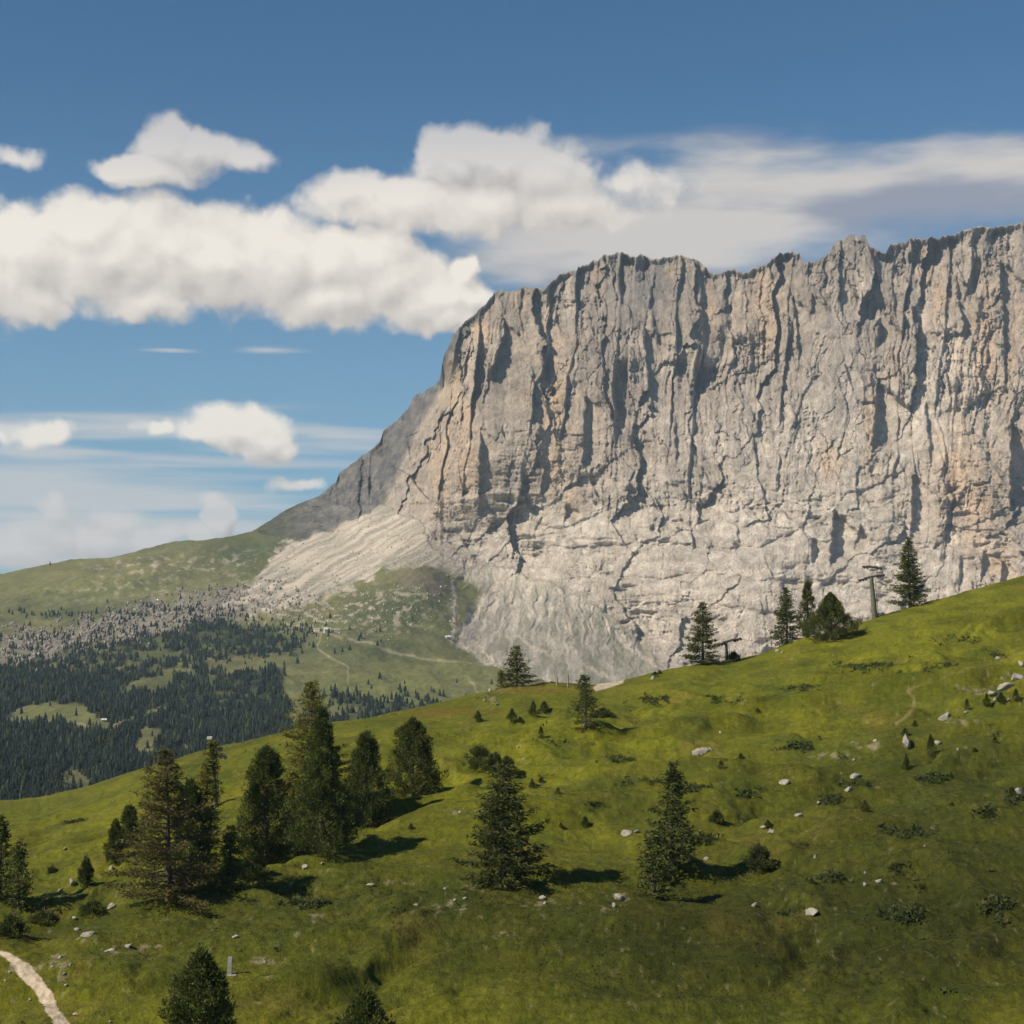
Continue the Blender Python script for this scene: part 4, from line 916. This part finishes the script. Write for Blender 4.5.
# boulder field
protos = [rock_mesh(700 + k, 1, (1, 1, 1.1)) for k in range(6)]
def boulders(name, weight, n, smin, smax, label, cbase):
    sel = val_pick(weight, n, rf); Pn = G.reshape(-1, 3)[sel]; Vs, Fs, Cs = [], [], []; off = 0
    hs = smin + (smax - smin) * rf.rand(n) ** 3
    for k in range(6):
        ids = np.arange(k, n, 6); v, f = protos[k]; a = rf.rand(len(ids)) * 6.28; h = hs[ids][:, None]
        x = v[None, :, 0] * np.cos(a)[:, None] - v[None, :, 1] * np.sin(a)[:, None]; y = v[None, :, 0] * np.sin(a)[:, None] + v[None, :, 1] * np.cos(a)[:, None]
        VV = np.stack([Pn[ids, 0][:, None] + x * h, Pn[ids, 1][:, None] + y * h, Pn[ids, 2][:, None] + h * .3 + v[None, :, 2] * h * (.7 + .8 * rf.rand(len(ids)))[:, None]], 2)
        Vs.append(VV.reshape(-1, 3)); Fs.append((f[None] + (np.arange(len(ids)) * len(v))[:, None, None] + off).reshape(-1, 3)); off += len(ids) * len(v)
        Cs.append(np.repeat(cbase[None] * (.45 + .9 * rf.rand(len(ids)))[:, None], len(v), 0))
    o = mesh_np(name, np.concatenate(Vs), np.concatenate(Fs), bmat, None, False, np.concatenate(Cs)); tagit(o, label, 'boulders', kind='stuff'); return o
bmat = ground_mat('boulder_stone', .3, 1.2, .85, 1.15, .3, .3)
brk = np.clip(.5 + fbm(PX / 14, PY / 6, 3, 271) * 1.8, 0.05, 1)
boulders('boulder_field', bz * brk ** 3 * (.35 + .65 * sstep(300, 120, PX)), 9500, .5, 2.9, 'band of countless pale fallen boulders spilling from the mountain foot to the forest', C3(.25, .222, .19))
rw = scree * (PY > 555) * .35 * (1 - cliff) + bare * .5 if False else scree * (1 - cliff) * .35 + ell(PX, PY, 385, 612, 60, 20) * .6 * (1 - rocky) + ell(PX, PY, 300, 612, 40, 12) * .5
boulders('scree_blocks', rw, 1500, .5, 2.2, 'loose blocks and rubble lying over the scree and knoll below the wall', C3(.38, .34, .28))
# huts
M_HW = flat_mat('hut_wall', (.50, .46, .36), (.60, .56, .46), 1); M_HR = flat_mat('hut_roof', (.20, .18, .15), (.28, .25, .21), 1); M_HP = flat_mat('pale_roof', (.5, .49, .46), (.6, .59, .55), 1)
def hut(px, py, L, W_, Hh, rz, lab, rm, nm='mountain_hut'):
    q = Vector(val_point(px, py)); e = empty(nm, q - Vector((0, 0, .8)), rz); tagit(e, lab, 'hut')
    bm = bmesh.new()
    vs = [(-L/2,-W_/2,0),(L/2,-W_/2,0),(L/2,W_/2,0),(-L/2,W_/2,0),(-L/2,-W_/2,Hh),(L/2,-W_/2,Hh),(L/2,W_/2,Hh),(-L/2,W_/2,Hh),(-L/2,0,Hh+W_*.32),(L/2,0,Hh+W_*.32)]
    vv = [bm.verts.new(v) for v in vs]
    for f in [(0,1,5,4),(2,3,7,6),(1,2,6,9,5),(3,0,4,8,7),(3,2,1,0)]: bm.faces.new([vv[i] for i in f])
    wl = bm_obj('wall', bm, M_HW, e)
    sl = math.atan(.64); l2 = W_ * .5 / math.cos(sl) + .5
    for sg in (-1, 1):
        o = bm_obj('roof', boxes([((0, 0, 0), (L + 1, l2, .25), 0, 0)]), rm, e, (0, sg * (W_ * .25 + .1), Hh + W_ * .16 + .14)); o.rotation_euler = (-sg * sl, 0, 0)
    for k in range(3): bm_obj('window', boxes([((0, 0, 0), (.9, .06, 1.1), 0, 0)]), M_DARK, e, ((k - 1) * L * .3, -W_ / 2 - .02, Hh * .55))
    bm_obj('door', boxes([((0, 0, 0), (.9, .06, 2), 0, 0)]), M_WOOD, e, (L * .15, -W_ / 2 - .02, 1.2))
hut(327, 631, 7, 6, 4.5, .3, 'cream-walled far hut at the top of the pale track on the valley meadow', M_HP)
hut(317, 628, 11, 5, 2.4, -.5, 'long low far hut left of the cream-walled hut on the meadow', M_HR)
hut(336, 630, 10, 5, 2.2, -.1, 'low dark-roofed far hut right of the cream-walled hut', M_HR)
hut(448, 637, 6, 5, 2.6, .4, 'tiny pale hut under the dark brown slope at the scree channel', M_HP)
hut(289, 709, 6, 4.5, 2, .1, 'white-roofed house at the forest edge behind the tall yellow-green larch', M_HP)
hut(104, 722, 3.2, 3, 1.6, .2, 'tiny white-roofed hut in the bright clearing of the left forest', M_HP)
# ================================================================== LIGHT, SKY, CAMERA
SUN_AZ = math.radians(-118)      # where the sun stands, clockwise from the view direction
SUN_EL = math.radians(41)
sv = Vector((math.sin(SUN_AZ) * math.cos(SUN_EL), math.cos(SUN_AZ) * math.cos(SUN_EL), math.sin(SUN_EL)))
ld = bpy.data.lights.new('sun', 'SUN'); ld.energy = 4.6; ld.angle = math.radians(.5); ld.color = (1, .87, .68)
lo = bpy.data.objects.new('sun', ld); COL.objects.link(lo); lo.rotation_euler = sv.to_track_quat('Z', 'Y').to_euler()

wd = bpy.data.worlds.new('World'); scene.world = wd; wd.use_nodes = True
nt = wd.node_tree; nt.nodes.clear()
out = nt.nodes.new('ShaderNodeOutputWorld'); bg = nt.nodes.new('ShaderNodeBackground'); nt.links.new(bg.outputs[0], out.inputs[0])
skyn = nt.nodes.new('ShaderNodeTexSky'); skyn.sky_type = 'NISHITA'; skyn.sun_disc = False
skyn.sun_elevation = SUN_EL; skyn.sun_rotation = SUN_AZ; skyn.altitude = 2200; skyn.air_density = 1.0; skyn.dust_density = 1.2; skyn.ozone_density = 1.5
bg.inputs['Strength'].default_value = 0.06

def lk(a, b): nt.links.new(a, b)
def mth(op, a, b=None, c=None, cl=False, tree=None):
    n = (tree or nt).nodes.new('ShaderNodeMath'); n.operation = op; n.use_clamp = cl
    for i, v in enumerate((a, b, c)):
        if v is None: continue
        if isinstance(v, (int, float)): n.inputs[i].default_value = v
        else: (tree or nt).links.new(v, n.inputs[i])
    return n.outputs[0]
# node group: how thick the cumulus is at a direction (azimuth and elevation in thousandths of a radian)
def az_el(px, py):
    u, v = uv(px, py); u = float(u); v = float(v)
    return math.atan(u) * 1000, math.atan(v / math.sqrt(1 + u * u)) * 1000
K = 1000.0 / F   # one photo unit
CUM = [ # main cloud
 (-60,275,120,55,1),(30,255,75,52,1),(85,232,60,42,1),(110,260,110,60,1),(170,245,90,52,1),(215,262,110,58,1),(270,265,100,60,1),(330,262,80,52,1),(375,255,48,42,1),(395,285,66,46,1),(420,305,56,36,1),(440,300,50,36,1),(460,276,26,24,1),(475,297,34,24,1),(450,318,40,20,1),(330,300,80,34,1),(150,300,60,26,.9),(40,300,50,24,.8),
 # small ones
 (172,138,32,30,.8),(192,154,66,28,.95),(150,172,66,18,.9),(240,162,42,18,.7),(14,160,34,14,.6),
 # upper middle
 (490,158,76,40,1),(455,168,54,30,.9),(545,178,70,40,.95),(480,205,90,36,.9),(410,205,130,30,.85),(350,188,52,24,.8),(560,205,110,36,.75),(620,185,90,30,.5),
 # lower
 (235,425,62,24,.9),(205,430,40,18,.85),(262,440,46,26,.9),(160,425,34,12,.7),(290,448,24,18,.8),(300,482,40,10,.55),(40,432,50,18,.62),(10,438,30,14,.5),
 # horizon heaps
 (220,520,18,26,1),(202,538,24,16,.8),(60,512,34,22,.6),(85,545,70,30,.65),(20,550,60,34,.62),(150,545,60,22,.65),(215,498,24,12,.45),(120,520,40,22,.5)]
g = bpy.data.node_groups.new('cumulus', 'ShaderNodeTree')
g.interface.new_socket('P', in_out='INPUT', socket_type='NodeSocketVector'); g.interface.new_socket('D', in_out='OUTPUT', socket_type='NodeSocketFloat')
gi = g.nodes.new('NodeGroupInput'); go = g.nodes.new('NodeGroupOutput')
def vm(op, a, b, tree):
    n = tree.nodes.new('ShaderNodeVectorMath'); n.operation = op
    for i, v in enumerate((a, b)):
        if v is None: continue
        if isinstance(v, tuple): n.inputs[i].default_value = v
        else: tree.links.new(v, n.inputs[i])
    return n
wn = g.nodes.new('ShaderNodeTexNoise'); wn.inputs['Scale'].default_value = .035; wn.inputs['Detail'].default_value = 4; g.links.new(gi.outputs[0], wn.inputs['Vector'])
wo = vm('MULTIPLY', vm('SUBTRACT', wn.outputs['Color'], (.5, .5, .5), g).outputs[0], (26, 20, 0), g)
pw = vm('ADD', gi.outputs[0], wo.outputs[0], g).outputs[0]
acc = None
for (cx, cy, rx, ry, wt) in CUM:
    a, e_ = az_el(cx, cy)
    sb = vm('SUBTRACT', pw, (a, e_, 0), g); sc = vm('MULTIPLY', sb.outputs[0], (1 / (rx * K), 1 / (ry * K), 0), g)
    ln = vm('LENGTH', sc.outputs[0], None, g).outputs['Value']
    f = mth('MULTIPLY', mth('SUBTRACT', 1.25, ln, tree=g), wt, tree=g)
    acc = f if acc is None else mth('SMOOTH_MAX', acc, f, .12, tree=g)
fn = g.nodes.new('ShaderNodeTexNoise'); fn.inputs['Scale'].default_value = .030; fn.inputs['Detail'].default_value = 7; fn.inputs['Roughness'].default_value = .54; g.links.new(gi.outputs[0], fn.inputs['Vector'])
fn2 = g.nodes.new('ShaderNodeTexVoronoi'); fn2.feature = 'SMOOTH_F1'; fn2.inputs['Scale'].default_value = .055; fn2.inputs['Smoothness'].default_value = .7
try: fn2.inputs['Detail'].default_value = 2.5; fn2.inputs['Roughness'].default_value = .45
except Exception: pass
g.links.new(pw, fn2.inputs['Vector'])
dd = mth('ADD', mth('ADD', acc, mth('MULTIPLY', mth('SUBTRACT', fn.outputs[0], .5, tree=g), .72, tree=g), tree=g), mth('MULTIPLY', mth('SUBTRACT', .45, fn2.outputs['Distance'], tree=g), .30, tree=g), tree=g)
g.links.new(mth('SUBTRACT', dd, .12, tree=g), go.inputs[0])

tc = nt.nodes.new('ShaderNodeTexCoord'); sx = nt.nodes.new('ShaderNodeSeparateXYZ'); lk(tc.outputs['Generated'], sx.inputs[0])
az = mth('MULTIPLY', mth('ARCTAN2', sx.outputs[0], sx.outputs[1]), 1000.0); el = mth('MULTIPLY', mth('ARCSINE', sx.outputs[2]), 1000.0)
cb = nt.nodes.new('ShaderNodeCombineXYZ'); lk(az, cb.inputs[0]); lk(el, cb.inputs[1]); P0 = cb.outputs[0]
def dens(off):
    n = nt.nodes.new('ShaderNodeGroup'); n.node_tree = g
    if off == (0, 0): lk(P0, n.inputs[0])
    else: lk(vm('ADD', P0, (off[0], off[1], 0), nt).outputs[0], n.inputs[0])
    return n.outputs[0]
d0 = dens((0, 0)); dA = dens((-5, 8)); dB = dens((-14, 24))
def sm(x, a, b):
    n = nt.nodes.new('ShaderNodeMapRange'); n.interpolation_type = 'SMOOTHSTEP'; n.inputs[1].default_value = a; n.inputs[2].default_value = b; lk(x, n.inputs[0]); return n.outputs[0]
alpha = sm(d0, -.04, .36)
# light: less cloud towards the sun = brighter
gA = mth('SUBTRACT', d0, dA); gB = mth('SUBTRACT', d0, dB)
lit = mth('ADD', mth('ADD', mth('MULTIPLY', gA, .95), mth('MULTIPLY', gB, .28)), .60, cl=True)
thin = sm(d0, .0, .55)
def rgb(c):
    n = nt.nodes.new('ShaderNodeRGB'); n.outputs[0].default_value = (*c, 1); return n.outputs[0]
def mixn(f, a, b, bt='MIX'):
    n = nt.nodes.new('ShaderNodeMix'); n.data_type = 'RGBA'; n.blend_type = bt
    if isinstance(f, (int, float)): n.inputs[0].default_value = f
    else: lk(f, n.inputs[0])
    lk(a, n.inputs[6]); lk(b, n.inputs[7]); return n.outputs[2]
KS = 1 / .06 / EXF
def rs_(c): return rgb(tuple(x * KS for x in c))
ccol = mixn(lit, rs_((.53, .485, .45)), rs_((.93, .86, .765)))
# the upper and the lower heaps stand in thinner light than the main one
far = mth('ADD', sm(el, 215.0, 305.0), mth('SUBTRACT', 1.0, sm(el, 60.0, 96.0)), cl=True)
ccol = mixn(far, ccol, mixn(1.0, ccol, rgb((.76, .765, .82)), 'MULTIPLY'))
alpha = mth('MULTIPLY', alpha, mth('SUBTRACT', 1.0, mth('MULTIPLY', far, .28)))
# veil: long streaks
mpv = nt.nodes.new('ShaderNodeMapping'); mpv.inputs['Scale'].default_value = (.0085, .034, 1); mpv.inputs['Rotation'].default_value = (0, 0, .10); lk(P0, mpv.inputs[0])
vn = nt.nodes.new('ShaderNodeTexNoise'); vn.inputs['Scale'].default_value = 1.0; vn.inputs['Detail'].default_value = 6; vn.inputs['Roughness'].default_value = .52; lk(mpv.outputs[0], vn.inputs['Vector'])
def blob(cx, cy, rx, ry):
    a, e_ = az_el(cx, cy); sb = vm('SUBTRACT', P0, (a, e_, 0), nt); sc = vm('MULTIPLY', sb.outputs[0], (1 / (rx * K), 1 / (ry * K), 0), nt)
    ln = vm('LENGTH', sc.outputs[0], None, nt).outputs['Value']; return mth('SUBTRACT', 1.0, ln)
vb = None
for q in [(760,205,330,72),(1000,190,260,66),(560,225,180,62),(1200,205,300,70),(640,245,220,66),(440,205,130,36)]:
    b_ = blob(*q); vb = b_ if vb is None else mth('SMOOTH_MAX', vb, b_, .15)
vd = mth('ADD', mth('MULTIPLY', vb, 1.1), mth('MULTIPLY', mth('SUBTRACT', vn.outputs[0], .5), 1.9))
va = mth('MULTIPLY', sm(vd, -.05, .75), .93)
mpv2 = nt.nodes.new('ShaderNodeMapping'); mpv2.inputs['Scale'].default_value = (.0065, .028, 1); mpv2.inputs['Location'].default_value = (3.1, 1.7, 0); mpv2.inputs['Rotation'].default_value = (0, 0, .07); lk(P0, mpv2.inputs[0])
vn2 = nt.nodes.new('ShaderNodeTexNoise'); vn2.inputs['Scale'].default_value = 1.0; vn2.inputs['Detail'].default_value = 4; lk(mpv2.outputs[0], vn2.inputs['Vector'])
vlit = sm(mth('ADD', vn2.outputs[0], mth('MULTIPLY', mth('MAXIMUM', blob(720, 178, 420, 34), mth('MAXIMUM', blob(620, 232, 190, 30), -.6)), .26)), .40, .62)
vcol = mixn(vlit, rs_((.31, .33, .40)), rs_((.66, .615, .575)))
# low bands near the horizon
mpb = nt.nodes.new('ShaderNodeMapping'); mpb.inputs['Scale'].default_value = (.004, .075, 1); lk(P0, mpb.inputs[0])
bn = nt.nodes.new('ShaderNodeTexNoise'); bn.inputs['Scale'].default_value = 1.0; bn.inputs['Detail'].default_value = 5; lk(mpb.outputs[0], bn.inputs['Vector'])
bb = None
for q in [(240,430,420,22),(330,436,120,18),(265,350,70,7),(170,350,60,5),(-60,430,200,24),(70,515,340,66),(0,490,240,56),(30,452,120,14)]:
    b_ = blob(*q); bb = b_ if bb is None else mth('MAXIMUM', bb, b_)
bd = mth('ADD', mth('MULTIPLY', bb, .9), mth('MULTIPLY', mth('SUBTRACT', bn.outputs[0], .5), 2.4))
ba = mth('MULTIPLY', sm(bd, .0, .70), .82)
# clear sky: the physical sky, graded to the photograph's blue
hs = nt.nodes.new('ShaderNodeHueSaturation'); hs.inputs['Saturation'].default_value = 1.0; hs.inputs['Value'].default_value = 1.0; lk(skyn.outputs[0], hs.inputs['Color'])
skyc = mixn(1.0, hs.outputs[0], rgb((.49, .88, 1.05)), 'MULTIPLY'); hf = mth('SUBTRACT', 1.0, sm(el, -60.0, 330.0)); skyc = mixn(mth('MULTIPLY', hf, .62), skyc, rs_((.285, .455, .575)))
c1 = mixn(ba, skyc, rs_((.60, .60, .60))); c2 = mixn(va, c1, vcol); c3 = mixn(alpha, c2, ccol)
lk(c3, bg.inputs[0])
# the clouded part of the sky is worked out only where it lies; round it the same clear sky goes on
bg2 = nt.nodes.new('ShaderNodeBackground'); bg2.inputs['Strength'].default_value = 0.06; lk(skyc, bg2.inputs[0])
inw = mth('MULTIPLY', mth('MULTIPLY', mth('GREATER_THAN', sx.outputs[1], 0.0), mth('LESS_THAN', mth('ABSOLUTE', mth('DIVIDE', sx.outputs[0], sx.outputs[1])), .68)), mth('LESS_THAN', mth('ABSOLUTE', sx.outputs[2]), .42))
mxs = nt.nodes.new('ShaderNodeMixShader'); lk(inw, mxs.inputs[0]); lk(bg2.outputs[0], mxs.inputs[1]); lk(bg.outputs[0], mxs.inputs[2]); lk(mxs.outputs[0], out.inputs[0])
wd.cycles.sampling_method = 'MANUAL'; wd.cycles.sample_map_resolution = 512

# haze
hz = bpy.data.meshes.new('haze'); bm = bmesh.new(); bmesh.ops.create_cube(bm, size=1); bm.to_mesh(hz); bm.free()
ho = bpy.data.objects.new('haze', hz); COL.objects.link(ho)
zs = [o.bound_box for o in (MTN, VAL, HILL)]
zlo = min(v[2] for b in zs for v in b) - 1; zhi = max(v[2] for b in zs for v in b) + 10
xlo = min(v[0] for b in zs for v in b) - 50; xhi = max(v[0] for b in zs for v in b) + 50; yhi = max(v[1] for b in zs for v in b) + 50
ho.scale = (xhi - xlo, yhi + 60, zhi - zlo); ho.location = ((xlo + xhi) / 2, (yhi - 60) / 2, (zlo + zhi) / 2)
hm = bpy.data.materials.new('haze_air'); hm.use_nodes = True; hn = hm.node_tree; hn.nodes.clear()
o_ = hn.nodes.new('ShaderNodeOutputMaterial'); v_ = hn.nodes.new('ShaderNodeVolumePrincipled'); hn.links.new(v_.outputs[0], o_.inputs['Volume'])
v_.inputs['Color'].default_value = (.58, .76, .96, 1); v_.inputs['Density'].default_value = HAZE_D; v_.inputs['Anisotropy'].default_value = 0.1
hz.materials.append(hm); ho['kind'] = 'stuff'; ho['label'] = 'thin blue mountain haze filling the air between hill and mountain'; ho['category'] = 'haze'

cd = bpy.data.cameras.new('camera'); co = bpy.data.objects.new('camera', cd); COL.objects.link(co); scene.camera = co
cd.sensor_width = 36; cd.lens = F / 1024 * 36; cd.clip_start = .5; cd.clip_end = 60000
co.location = (0, 0, 0); co.rotation_euler = (math.pi / 2 + PITCH, 0, 0)
vs = scene.view_settings; vs.view_transform = 'Standard'; vs.look = 'None'; vs.gamma = 1; vs.exposure = EXPO
cy = scene.cycles; cy.max_bounces = 5; cy.diffuse_bounces = 3; cy.volume_bounces = 1; cy.transparent_max_bounces = 8; cy.glossy_bounces = 1; cy.transmission_bounces = 2
cy.use_denoising = True; cy.use_adaptive_sampling = True; cy.adaptive_threshold = .012
